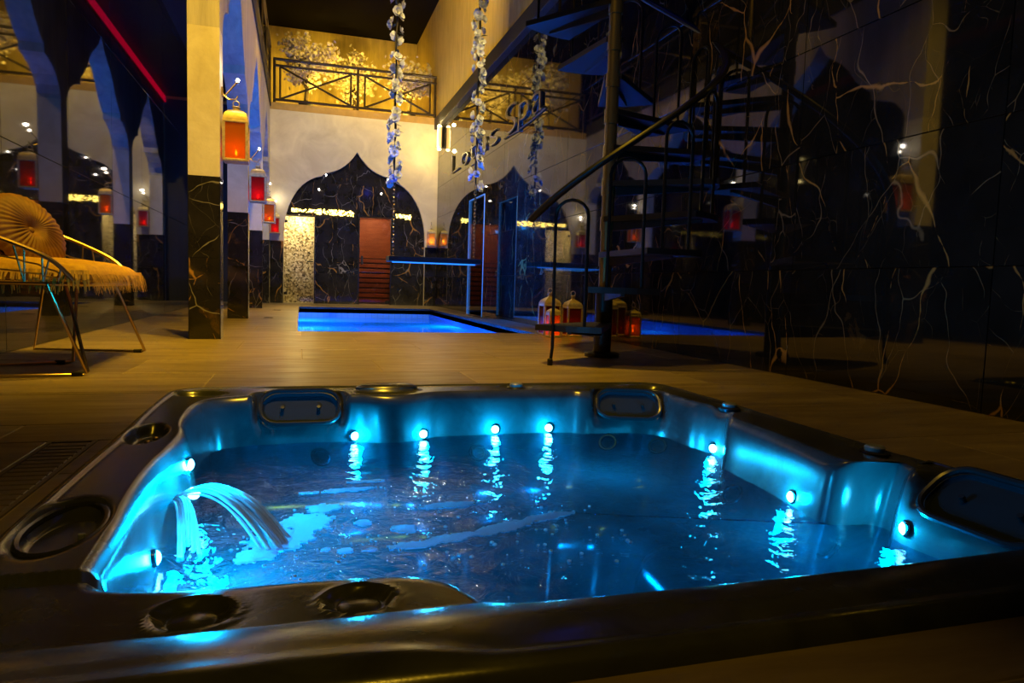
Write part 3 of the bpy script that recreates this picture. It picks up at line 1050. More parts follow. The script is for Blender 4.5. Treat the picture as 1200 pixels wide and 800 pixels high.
# foam floating on the water
m, nt, b = new_mat('foam')
b.inputs['Base Color'].default_value = (0.86, 0.90, 0.92, 1)
b.inputs['Roughness'].default_value = 0.7
b.inputs['Subsurface Weight'].default_value = 0.0
vf = obj_vec(nt)
vof = nt.nodes.new('ShaderNodeTexVoronoi')
vof.inputs['Scale'].default_value = 260.0
nt.links.new(vf, vof.inputs['Vector'])
add_bump(nt, b, vof.outputs[0], 0.6, 0.004)
ft = node(nt, 'ShaderNodeBsdfTranslucent')
ft.inputs[0].default_value = (0.86, 0.90, 0.92, 1)
fmx = node(nt, 'ShaderNodeMixShader')
fmx.inputs[0].default_value = 0.5
nt.links.new(b.outputs[0], fmx.inputs[1])
nt.links.new(ft.outputs[0], fmx.inputs[2])
nt.links.new(fmx.outputs[0], nt.nodes['Material Output'].inputs['Surface'])
FOAM = [(-0.04, 1.69, 0.085, 0.075, 0.5), (0.02, 1.80, 0.07, 0.07, 0.3), (0.06, 1.90, 0.055, 0.035, 0.2), (-0.09, 1.60, 0.05, 0.04, 0.4),
        (0.255, 1.70, 0.035, 0.030, 0.1), (0.255, 1.585, 0.06, 0.020, 0.0), (0.36, 1.615, 0.09, 0.024, 0.20), (0.50, 1.66, 0.10, 0.030, 0.28), (0.64, 1.715, 0.08, 0.024, 0.3),
        (0.40, 1.86, 0.10, 0.022, 0.1), (0.10, 1.585, 0.020, 0.016, 0), (0.155, 1.765, 0.024, 0.018, 0), (0.06, 1.60, 0.010, 0.008, 0),
        (0.16, 1.58, 0.020, 0.009, 0), (0.12, 2.06, 0.10, 0.015, 0.1), (0.20, 2.14, 0.06, 0.01, 0)]
def foam_f(x, y):
    best = -1.0
    for cx_, cy_, rx, ry, a in FOAM:
        c_, s_ = math.cos(a), math.sin(a)
        dx, dy = x - cx_, y - cy_
        X_, Y_ = (dx * c_ + dy * s_) / rx, (-dx * s_ + dy * c_) / ry
        best = max(best, 1 - math.hypot(X_, Y_))
    v_ = Vector((x * 28, y * 28, 0))
    return best + 0.42 * mn.noise(v_) + 0.28 * mn.noise(v_ * 2.7) - 0.08
fm = MB()
idx = {}
cell = 0.0045
def fv(i, j, k):
    key = (i, j, k)
    if key not in idx:
        x, y = -0.2 + i * cell, 1.45 + j * cell
        zz = WZ + (0.003 + 0.004 * max(0, min(1, foam_f(x, y))) if k else -0.001)
        idx[key] = len(fm.v)
        fm.v.append((x, y, zz))
    return idx[key]
keep = set()
for i in range(210):
    for j in range(170):
        if foam_f(-0.2 + (i + 0.5) * cell, 1.45 + (j + 0.5) * cell) > 0:
            keep.add((i, j))
for (i, j) in keep:
    fm.f.append((fv(i, j, 1), fv(i + 1, j, 1), fv(i + 1, j + 1, 1), fv(i, j + 1, 1)))
    for (di, dj, a, b_) in ((-1, 0, (0, 1), (0, 0)), (1, 0, (1, 0), (1, 1)), (0, -1, (0, 0), (1, 0)), (0, 1, (1, 1), (0, 1))):
        if (i + di, j + dj) not in keep:
            fm.f.append((fv(i + a[0], j + a[1], 1), fv(i + a[0], j + a[1], 0), fv(i + b_[0], j + b_[1], 0), fv(i + b_[0], j + b_[1], 1)))
fo = fm.build('foam', 'foam', tub)
tag(fo, 'pale foam patches drifting on the water', kind='stuff')
# scattered bubbles
bb = MB()
for _ in range(150):
    x = random.uniform(-0.15, 0.8)
    y = 1.62 + random.gauss(0, 0.16)
    if y < 1.2: continue
    r_ = random.uniform(0.002, 0.006)
    bb.sphere((x, y, WZ + 0.002), r_, 6, 4, (1, 1, 0.6))
tag(bb.build('bubbles', 'foam', tub, True), 'small bubbles on the water', kind='stuff')

# arching jet of water from the spout in the left wall
m, nt, b = new_mat('water_jet')
b.inputs['Base Color'].default_value = (0.75, 0.86, 0.9, 1)
b.inputs['Roughness'].default_value = 0.12
b.inputs['Alpha'].default_value = 0.75
def jet_strands(p0, pa, p1, w0, w1, n, seed):
    rnd = random.Random(seed)
    mb_ = MB()
    P0, PA, P1 = Vector(p0), Vector(pa), Vector(p1)
    d = (P1 - P0)
    side = Vector((-d.y, d.x, 0)).normalized()
    for k in range(n):
        s0 = (k + 0.5) / n - 0.5 + rnd.uniform(-0.03, 0.03)
        lift = rnd.uniform(-0.010, 0.010)
        end = P1 + d.normalized() * rnd.uniform(-0.03, 0.03)
        path, rad = [], []
        for i in range(17):
            t = i / 16.0
            c = P0 * (1 - t) ** 2 + (PA + Vector((0, 0, lift))) * 2 * t * (1 - t) + end * t * t
            c = c + side * (s0 * lerp(w0, w1, t)) + Vector((0, 0, -0.010 * (2 * s0) ** 2))
            c.z = max(c.z, WZ - 0.004)
            path.append(c)
            rad.append(lerp(0.0026, 0.0042, t) * rnd.uniform(0.75, 1.25))
        mb_.tube(path, rad, 6)
    o = mb_.build('waterfall', 'water_jet', tub, 'all')
    return tag(o, 'arching strands of lit water', kind='stuff')
jet_strands((-0.290, 1.87, -0.100), (-0.17, 1.80, 0.000), (-0.045, 1.655, -0.165), 0.050, 0.085, 16, 4)
jet_strands((-0.290, 1.84, -0.100), (-0.25, 1.76, -0.05), (-0.235, 1.64, -0.165), 0.03, 0.05, 8, 5)
sp, nrm = wall_at(-0.30, 1.87, -0.10)
MB().bbox(sp.x - 0.03, sp.x + 0.025, 1.835, 1.905, -0.118, -0.098, 0.004).build('spout', 'tub_trim', tub)
lamp('spout_light', 'POINT', (sp.x + 0.075, 1.82, -0.035), CYAN, 13.0, 0.012)
MB().sphere((sp.x + 0.040, 1.850, -0.088), 0.015, 10, 6).build('spout_light', 'led_cyan', tub, True)

# ================================================================== SWIMMING POOL
px0, px1, py0, py1 = POOL
m, nt, b = new_mat('pool_tile')
v = obj_vec(nt)
br = nt.nodes.new('ShaderNodeTexBrick')
br.offset = 0.0
br.inputs['Scale'].default_value = 1.0
br.inputs['Brick Width'].default_value = 0.10
br.inputs['Row Height'].default_value = 0.10
br.inputs['Mortar Size'].default_value = 0.004
br.inputs['Color1'].default_value = (0.07, 0.28, 0.70, 1)
br.inputs['Color2'].default_value = (0.08, 0.31, 0.74, 1)
br.inputs['Mortar'].default_value = (0.05, 0.20, 0.5, 1)
nt.links.new(v, br.inputs['Vector'])
nt.links.new(br.outputs[0], b.inputs['Base Color'])
b.inputs['Roughness'].default_value = 0.35
pool = thing('swimming_pool', 'long blue lit swimming pool sunk in the floor below the swing', 'pool', ((px0 + px1) / 2, (py0 + py1) / 2, 0))
PD = -1.10
mb = MB()
t_ = 0.08
mb.box(px0 - t_, px0, py0 - t_, py1 + t_, PD, -0.012).box(px1, px1 + t_, py0 - t_, py1 + t_, PD, -0.012)
mb.box(px0, px1, py0 - t_, py0, PD, -0.012).box(px0, px1, py1, py1 + t_, PD, -0.012).box(px0 - t_, px1 + t_, py0 - t_, py1 + t_, PD - 0.1, PD)
mb.build('basin', 'pool_tile', pool)
ed = MB()
for (a, b_, c_, d_) in ((px0, px0 + 0.012, py0, py1), (px1 - 0.012, px1, py0, py1), (px0, px1, py0, py0 + 0.012), (px0, px1, py1 - 0.012, py1)):
    ed.box(a, b_, c_, d_, -0.035, -0.002)
ed.build('edge_strip', 'black_metal', pool)
for i in range(5):
    MB().bbox(1.0, px1 - 0.001, py1 - 0.30 * (i + 1), py1 - 0.30 * i - 0.001, PD + 0.002, -0.30 - 0.15 * i, 0.006).build('step', 'pool_tile', pool)
w_ = MB().add([(px0 + 0.001, py0 + 0.001, -0.175), (px1 - 0.001, py0 + 0.001, -0.175), (px1 - 0.001, py1 - 0.001, -0.175), (px0 + 0.001, py1 - 0.001, -0.175)], [(0, 1, 2, 3)])
w_.face_up().build('water', 'pool_water', pool)
for (x, y) in ((px0 + 0.12, 7.6), (px0 + 0.12, 9.4), (px0 + 0.12, 11.2), (px1 - 0.12, 8.2), (px1 - 0.12, 10.0)):
    sx = 1 if x < 1 else -1
    MB().lathe([(0.07, 0), (0.072, 0.01), (0.06, 0.014)], (0, 0, 0), 20)
    l_ = MB()
    l_.lathe([(0.07, 0), (0.07, 0.012), (0.055, 0.016)], n=20)
    l_.v = [((px0 if sx > 0 else px1) + sx * z, y + X_, -0.55 + Y_) for X_, Y_, z in l_.v]
    l_.build('pool_lamp', 'led_blue', pool, True)
    lamp('pool_light', 'POINT', (x, y, -0.55), DEEP, 95, 0.05)

# ================================================================== GLASS SCREEN by the pool
gs = thing('glass_screen', 'frameless glass screen with glowing blue edges beside the pool', 'glass screen', (2.37, 9.65, 0))
MB().box(2.366, 2.374, 9.212, 10.088, 0.012, 1.668).build('pane', 'glass_clear', gs)
MB().box(2.366, 2.374, 9.20, 9.212, 0.012, 1.68).build('edge', 'glass_edge_glow', gs)
MB().box(2.366, 2.374, 10.088, 10.10, 0.012, 1.68).build('edge', 'glass_edge_glow', gs)
MB().box(2.366, 2.374, 9.213, 10.087, 1.668, 1.68).build('edge', 'glass_edge_glow', gs)
MB().box(2.358, 2.382, 9.2, 10.1, 0.0, 0.012).build('foot_rail', 'black_metal', gs)

# ================================================================== SWING
SY = 9.0
SXA, SXB = 1.13, 2.19
sw = thing('swing', 'black swing seat with blue underlight hanging on gold chains over the pool', 'swing', ((SXA + SXB) / 2, SY, 0.70))
MB().bbox(SXA - 0.07, SXB + 0.06, SY - 0.17, SY + 0.17, 0.715, 0.785, 0.008).build('seat', 'black_paint_metal', sw)
MB().box(SXA - 0.03, SXB - 0.02, SY - 0.165, SY - 0.145, 0.700, 0.715).build('led_strip', 'led_blue', sw)
lamp('swing_led', 'AREA', ((SXA + SXB) / 2, SY, 0.69), BLUE, 2.0, 0.6, ((SXA + SXB) / 2, SY, 0))
def link_mesh(mat):
    L = MB()
    pts_ = []
    for k in range(14):
        a = 2 * PI * k / 14
        pts_.append((0.013 * math.cos(a), 0, 0.022 * math.sin(a) + (0.010 if math.sin(a) > 0 else -0.010)))
    L.tube(pts_, 0.0055, 6, closed=True)
    return L
for x in (SXA, SXB):
    ch = MB()
    z = 0.80
    k = 0
    while z < 1.78:
        L = link_mesh(None)
        a = (k % 2) * PI / 2
        ch.add([(x + vx * math.cos(a) - vy * math.sin(a), SY + vx * math.sin(a) + vy * math.cos(a), z + vz) for vx, vy, vz in L.v], L.f)
        z += 0.047
        k += 1
    tag(ch.build('chain', 'gold_metal', sw, True), 'gold chain')
    MB().tube([(x, SY, 1.76), (x, SY, 5.98)], 0.010, 8).build('rope', 'rubber_black', sw, True)
    MB().lathe([(0.05, 5.98), (0.05, 6.0), (0.03, 6.028)], (x, SY, 0), 14).build('ceiling_mount', 'black_metal', sw, True)
    MB().lathe([(0.03, 0.784), (0.03, 0.79), (0.012, 0.795)], (x, SY, 0), 12).build('anchor', 'gold_metal', sw, True)

# white flower garlands wound around the swing ropes
simple('petal_white', (0.82, 0.80, 0.72), 0.6, var=0.08)
simple('petal_blue', (0.42, 0.50, 0.80), 0.6, var=0.15)
simple('leaf_green', (0.035, 0.055, 0.030), 0.5, var=0.3)
simple('stem_brown', (0.10, 0.07, 0.03), 0.7)
def flower_mesh(mat, seed):
    rnd = random.Random(seed)
    f = MB()
    for lay, (n, R_, tilt) in enumerate(((6, 0.052, 0.25), (5, 0.042, 0.75), (3, 0.026, 1.2))):
        for k in range(n):
            a = 2 * PI * k / n + lay * 0.5 + rnd.uniform(-0.15, 0.15)
            ca, sa = math.cos(a), math.sin(a)
            tl = tilt + rnd.uniform(-0.15, 0.15)
            prof = []
            for (r_, w_) in ((0.1, 0.25), (0.55, 0.55), (0.85, 0.5), (1.0, 0.15)):
                for s in (-1, 0, 1):
                    rr_ = r_ * R_
                    lx = rr_ * math.cos(tl)
                    lz = rr_ * math.sin(tl) + (0.006 if s == 0 else 0.010) * r_
                    ly = s * w_ * R_ * 0.8
                    prof.append((lx * ca - ly * sa, lx * sa + ly * ca, lz))
            fs_ = []
            for i in range(3):
                for s in range(2):
                    o = i * 3 + s
                    fs_.append((o, o + 1, o + 4, o + 3))
            f.add(prof, fs_)
    f.sphere((0, 0, 0.008), 0.010, 6, 4)
    return f.mesh('flower', mat, 'all')
def leaf_mesh():
    f = MB()
    f.add([(0, 0, 0), (0.03, 0.018, 0.004), (0.03, -0.018, 0.004), (0.03, 0, -0.004), (0.065, 0.014, 0), (0.065, -0.014, 0), (0.065, 0, -0.006), (0.10, 0, -0.01)],
          [(0, 3, 1), (0, 2, 3), (1, 3, 6, 4), (3, 2, 5, 6), (4, 6, 7), (6, 5, 7)])
    return f.mesh('leaf', 'leaf_green', 'all')
FM = [flower_mesh('petal_white', 1), flower_mesh('petal_white', 2), flower_mesh('petal_blue', 3)]
LM = leaf_mesh()
for gi, x in enumerate((SXA, SXB)):
    g = thing('flower_garland', ('white flower garland wound on the swing rope farther from the marble wall',
                                 'white flower garland wound on the swing rope beside the marble wall')[gi], 'garland', (x, SY, 1.68), 'garlands on the swing ropes')
    MB().tube([(x + 0.016 * math.cos(t * 9), SY + 0.016 * math.sin(t * 9), 1.68 + t) for t in [k * 0.03 for k in range(84)]], 0.006, 5).build('stem', 'stem_brown', g, True)
    z = 1.70
    rnd = random.Random(20 + gi)
    k = 0
    while z < 4.15:
        a = rnd.uniform(PI * 0.9, PI * 2.1) if rnd.random() < 0.75 else rnd.uniform(0, PI)
        off = rnd.uniform(0.02, 0.065)
        me = FM[2] if rnd.random() < 0.16 else FM[rnd.randrange(2)]
        nrm = Vector((math.cos(a), math.sin(a), rnd.uniform(-0.2, 0.5)))
        e = nrm.to_track_quat('Z', 'Y').to_euler()
        s = rnd.uniform(0.95, 1.35)
        gap = (gi == 0 and 3.28 < z < 3.42) or (gi == 0 and 2.62 < z < 2.72)
        if not gap:
            inst('flower', me, g, (x + off * math.cos(a), SY + off * math.sin(a), z), e, (s, s, s))
        if k % 2 == 0:
            a2 = rnd.uniform(0, 2 * PI)
            n2_ = Vector((math.cos(a2), math.sin(a2), rnd.uniform(-0.6, 0.3)))
            inst('leaf', LM, g, (x + 0.012 * math.cos(a2), SY + 0.012 * math.sin(a2), z + 0.03), n2_.to_track_quat('X', 'Z').to_euler())
        z += rnd.uniform(0.030, 0.058)
        k += 1

# ================================================================== LANTERNS
def lantern(name, label, loc, w, h, glass_m, metal, group, power, flame_col, dome='round', hang=None, rotz=0.0):
    # body height h includes the roof; base at loc
    t = thing(name, label, 'lantern', loc, group)
    x, y, z = loc
    hb = h * 0.68
    p = w * 0.055
    hw = w / 2
    MB().bbox(x - hw, x + hw, y - hw, y + hw, z, z + 0.018, 0.004).build('base', metal, t)
    for sx in (-1, 1):
        for sy in (-1, 1):
            cx_, cy_ = x + sx * (hw - p), y + sy * (hw - p)
            MB().box(cx_ - p, cx_ + p, cy_ - p, cy_ + p, z + 0.018, z + hb).build('post', metal, t)
    MB().bbox(x - hw, x + hw, y - hw, y + hw, z + hb, z + hb + 0.016, 0.004).build('cornice', metal, t)
    i_ = hw - p
    for (a, b_, c_, d_) in ((x - i_, x + i_, y - i_ - 0.002, y - i_ + 0.002), (x - i_, x + i_, y + i_ - 0.002, y + i_ + 0.002),
                            (x - i_ - 0.002, x - i_ + 0.002, y - i_, y + i_), (x + i_ - 0.002, x + i_ + 0.002, y - i_, y + i_)):
        MB().box(a, b_, c_, d_, z + 0.02, z + hb - 0.001).build('glass_pane', glass_m, t)
    r4 = hw * 1.36
    zt = hb + 0.016
    rh = h - zt
    if dome == 'round':
        prof = [(r4, zt), (r4 * 0.98, zt + rh * 0.22), (r4 * 0.86, zt + rh * 0.48), (r4 * 0.62, zt + rh * 0.66), (r4 * 0.30, zt + rh * 0.74), (r4 * 0.22, zt + rh * 0.76)]
        n_s = 4
    else:
        prof = [(r4 * 0.98, zt), (r4 * 1.0, zt + rh * 0.12), (r4 * 0.85, zt + rh * 0.34), (r4 * 0.52, zt + rh * 0.52), (r4 * 0.24, zt + rh * 0.64), (r4 * 0.12, zt + rh * 0.78)]
        n_s = 4
    rf = MB()
    rf.lathe(prof, (0, 0, 0), n_s)
    c45, s45 = math.cos(PI / 4), math.sin(PI / 4)
    rf.v = [(x + vx * c45 - vy * s45, y + vx * s45 + vy * c45, z + vz) for vx, vy, vz in rf.v]
    rf.build('roof', metal, t, True)
    MB().lathe([(r4 * 0.20, zt + rh * 0.74), (r4 * 0.20, zt + rh * 0.95), (r4 * 0.26, zt + rh * 0.95), (r4 * 0.20, h)], (x, y, z), 12).build('vent', metal, t, True)
    rg = MB().tube([(x + 0.022 * math.cos(a), y, z + h + 0.018 + 0.022 * math.sin(a)) for a in [2 * PI * k / 14 for k in range(14)]], 0.0035, 6, closed=True)
    rg.build('ring', metal, t, True)
    cd = MB().lathe([(w * 0.12, 0.018), (w * 0.12, 0.045), (w * 0.03, 0.05)], (x, y, z), 12).build('candle', 'candle_wax', t, True)
    MB().lathe([(0.001, 0.05), (0.009, 0.062), (0.007, 0.078), (0.001, 0.092)], (x, y, z), 8).build('flame', 'flame', cd, True)
    lamp('candle_light', 'POINT', (x, y, z + 0.11), flame_col, power, 0.012)
    if hang:
        hang(t, x, y, z + h + 0.04)
    return t
AMB = (1.0, 0.36, 0.06)
# hanging on brackets along the arcade columns
lab = ['amber glass lantern hanging from the yellow lit column near the wire chair',
       'red glass lantern hanging from the blue washed column',
       'amber glass lantern hanging from the third column of the arcade',
       'red glass lantern hanging from the engaged column at the back wall']
gl_ = ['glass_amber', 'glass_red', 'glass_amber', 'glass_red']
LX = -0.455
for i, y0 in enumerate((5.56, 8.35, 11.29, 13.76)):
    def hook(t, x, y, z):
        MB().tube([(CX1, y, z + 0.05), (CX1 + 0.02, y, z + 0.03), (CX1 + 0.05, y, z + 0.008), (x, y, z + 0.012), (x + 0.012, y, z + 0.04)], 0.005, 6).build('hook', 'gold_metal', t, True)
        MB().bbox(CX1, CX1 + 0.012, y - 0.02, y + 0.02, z + 0.03, z + 0.09, 0.003).build('wall_plate', 'gold_metal', t)
    lantern('hanging_lantern', lab[i], (LX, y0, 1.29), 0.175, 0.40, gl_[i], 'lantern_metal', 'lanterns along the arcade', 0.22, AMB if i % 2 == 0 else (1.0, 0.15, 0.05), 'round', hook)
    # small arm lamp above each lantern
    sl = thing('arm_lamp', ('small arm spotlight over the amber lantern of the yellow lit column', 'small arm spotlight over the red lantern of the blue washed column',
                            'small arm spotlight over the amber lantern of the third column', 'small arm spotlight over the lantern at the back wall')[i], 'lamp', (CX1, y0 + 0.04, 1.76), 'arm spotlights of the arcade')
    MB().tube([(CX1, y0 + 0.04, 1.76), (CX1 + 0.025, y0 + 0.04, 1.775), (-0.452, y0 + 0.04, 1.875)], 0.006, 6).build('arm', 'gold_metal', sl, True)
    hd = MB().sphere((-0.447, y0 + 0.04, 1.882), 0.018, 10, 6).build('head', 'gold_metal', sl, True)
    MB().sphere((-0.446, y0 + 0.026, 1.884), 0.013, 8, 6).build('bulb', 'bulb_white', sl, True)
    lamp('arm_light', 'POINT', (-0.43, y0 - 0.02, 1.93), (1, 0.88, 0.7), 1.2, 0.015)
# on the back wall beside the arch
def hook2(t, x, y, z):
    MB().tube([(x, y, z), (x, y, z + 0.07)], 0.004, 6).build('chain', 'gold_metal', t, True)
    MB().tube([(x, y, z + 0.07), (x, YB - 0.08, z + 0.08)], 0.004, 6).build('hook', 'gold_metal', t, True)
lantern('hanging_lantern', 'small honey glass lantern on the cream wall right of the ogee arch', (2.475, YB - 0.17, 1.19), 0.15, 0.36, 'glass_honey', 'lantern_metal', None, 0.8, (1, 0.55, 0.15), 'onion', hook2)
# standing on the floor by the stair
lantern('floor_lantern', 'tall cream lantern with red glass, back left of the three by the stair foot', (2.26, 6.20, 0), 0.17, 0.40, 'glass_dark_red', 'lantern_metal', 'lanterns on the floor', 0.03, AMB, 'onion')
lantern('floor_lantern', 'small lit lantern standing in front of the two taller ones', (2.20, 5.93, 0), 0.115, 0.29, 'glass_amber', 'lantern_metal', 'lanterns on the floor', 0.20, AMB, 'onion')
lantern('floor_lantern', 'tall cream lantern with red glass behind the stair handrail', (2.42, 6.02, 0), 0.15, 0.38, 'glass_dark_red', 'lantern_metal', 'lanterns on the floor', 0.07, AMB, 'onion')

# ================================================================== SPIRAL STAIR
PX, PY, SR = 1.93, 4.25, 0.70
st = thing('spiral_stair', 'black spiral stair with hooped balusters beside the marble wall', 'stair', (PX, PY, 0))
MB().lathe([(0.115, 0.0), (0.115, 0.022), (0.10, 0.030)], (PX, PY, 0), 28).build('base_plate', 'black_paint_metal', st, True)
MB().lathe([(0.058, 0.03), (0.058, 0.46)], (PX, PY, 0), 20).build('sleeve', 'black_paint_metal', st, True)
MB().lathe([(0.040, 0.46), (0.040, 4.7)], (PX, PY, 0), 20).build('pole', 'stair_pole', st, True)
TH0, DTH, RISE = math.radians(228), math.radians(27), 0.23
NT = 16
def rail_z(th): return RISE * (1 + (th - TH0) / DTH) + 0.80
for n in range(NT):
    th = TH0 + DTH * n
    z = RISE * (n + 1)
    w0, w1 = 0.055, math.radians(17)
    pl = []
    ca, sa = math.cos(th), math.sin(th)
    pl.append((PX - sa * -w0, PY + ca * -w0))
    for k in range(7):
        a = th - w1 + 2 * w1 * k / 6
        pl.append((PX + SR * math.cos(a), PY + SR * math.sin(a)))
    pl.append((PX - sa * w0, PY + ca * w0))
    tr = MB().prism(pl, lambda a, b_, d: (a, b_, z - 0.035 + d), 0.035).build('tread', 'black_paint_metal', st)
    # steel bracket and collar below the tread
    MB().lathe([(0.046, z - 0.09), (0.046, z)], (PX, PY, 0), 18).build('collar', 'stair_pole' if n > 1 else 'black_paint_metal', tr, True)
    br_ = MB()
    e0 = Vector((PX + 0.05 * ca, PY + 0.05 * sa, 0))
    e1 = Vector((PX + 0.64 * ca, PY + 0.64 * sa, 0))
    sd = Vector((-sa, ca, 0)) * 0.012
    br_.hull([(e0 + sd + Vector((0, 0, z - 0.036))), (e0 - sd + Vector((0, 0, z - 0.036))), (e0 + sd + Vector((0, 0, z - 0.09))), (e0 - sd + Vector((0, 0, z - 0.09))),
              (e1 + sd + Vector((0, 0, z - 0.036))), (e1 - sd + Vector((0, 0, z - 0.036))), (e1 + sd + Vector((0, 0, z - 0.05))), (e1 - sd + Vector((0, 0, z - 0.05)))])
    br_.build('bracket', 'black_paint_metal', tr)
    # hooped baluster on the tread end
    a0, a1 = th - math.radians(8.5), th + math.radians(8.5)
    rb = SR - 0.03
    zt0 = rail_z(th) - 0.10
    hp = [(PX + rb * math.cos(a0), PY + rb * math.sin(a0), z)]
    if n == 0:
        hp = [(1.385, 3.765, 0.0), (1.40, 3.775, 0.10)]
    for k in range(9):
        f = k / 8.0
        a = lerp(a0, a1, 0.5 - 0.5 * math.cos(PI * f))
        hp.append((PX + rb * math.cos(a), PY + rb * math.sin(a), zt0 - 0.07 + 0.09 * math.sin(PI * f) + 0.0 * f))
    hp.append((PX + rb * math.cos(a1), PY + rb * math.sin(a1), z))
    MB().tube(hp, 0.010, 8).build('baluster', 'black_metal', st, True)
MB().lathe([(0.016, 0.0), (0.016, 0.035), (0.010, 0.04)], (1.385, 3.765, 0), 10).build('foot', 'rubber_black', st, True)
hr = []
th = TH0 - math.radians(22)
while th < TH0 + DTH * (NT - 1):
    hr.append((PX + SR * math.cos(th), PY + SR * math.sin(th), rail_z(th)))
    th += math.radians(5)
# flat oval handrail
mb = MB()
n_ = 10
for i, p in enumerate(hr):
    a = TH0 - math.radians(22) + math.radians(5) * i
    rad = Vector((math.cos(a), math.sin(a), 0))
    tan = Vector((-math.sin(a) * SR, math.cos(a) * SR, RISE / DTH)).normalized()
    upv = rad.cross(tan).normalized()
    if upv.z < 0: upv = -upv
    for k in range(n_):
        q = 2 * PI * k / n_
        mb.v.append(tuple(Vector(p) + rad * (0.026 * math.cos(q)) + upv * (0.020 * math.sin(q))))
for i in range(len(hr) - 1):
    for k in range(n_):
        mb.f.append((i * n_ + k, i * n_ + (k + 1) % n_, (i + 1) * n_ + (k + 1) % n_, (i + 1) * n_ + k))
mb.f.append(tuple(range(n_)))
mb.f.append(tuple((len(hr) - 1) * n_ + k for k in range(n_)))
mb.build('handrail', 'black_metal', st, True)
lamp('stair_blue_led', 'POINT', (PX + 0.15, PY + 0.1, 3.35), (0.03, 0.06, 1.0), 1.5, 0.03)

# ================================================================== BALCONY RAILING, GALLERY RAILING
YR = YB - 0.03
ra = thing('balcony_railing', 'bronze balcony railing with crossed bars in front of the blossom trees', 'railing', (1.0, YR, 3.70))
RX0, RX1 = -0.50, 2.55
def bar(x0, z0, x1, z1, r_=0.018, y=YR):
    return MB().tube([(x0, y, z0), (x1, y, z1)], r_, 4, caps=True)
for zz, r_ in ((4.49, 0.026), (4.375, 0.022), (3.76, 0.024)):
    bar(RX0, zz, RX1, zz, r_).build('rail', 'bronze_metal', ra)
for xx in (RX0 + 0.02, 1.03, RX1 - 0.03):
    bar(xx, 3.70, xx, 4.49, 0.024).build('post', 'bronze_metal', ra)
for a, b_ in ((-0.38, 0.90), (1.16, 2.42)):
    for xx in (a, b_):
        bar(xx, 3.77, xx, 4.37, 0.018).build('upright', 'bronze_metal', ra)
    bar(a, 4.36, b_, 3.78, 0.019).build('cross_bar', 'bronze_metal', ra)
    bar(a, 3.78, b_, 4.36, 0.019, YR + 0.03).build('cross_bar', 'bronze_metal', ra)
gr = thing('gallery_railing', 'dark railing along the gallery above the arcade arches', 'railing', (CX1, 9.5, 3.86))
for zz, r_ in ((4.66, 0.026), (4.52, 0.02), (3.95, 0.02)):
    MB().tube([(CX1, 5.5, zz), (CX1, YB - 0.1, zz)], r_, 4).build('rail', 'bronze_metal', gr)
yy = 5.6
while yy < YB - 0.1:
    MB().tube([(CX1, yy, 3.86), (CX1, yy, 4.66)], 0.024, 4).build('post', 'bronze_metal', gr)
    if yy + 1.35 < YB:
        MB().tube([(CX1, yy, 3.96), (CX1, yy + 1.35, 4.52)], 0.017, 4).build('cross_bar', 'bronze_metal', gr)
        MB().tube([(CX1 - 0.03, yy, 4.52), (CX1 - 0.03, yy + 1.35, 3.96)], 0.017, 4).build('cross_bar', 'bronze_metal', gr)
    yy += 1.35

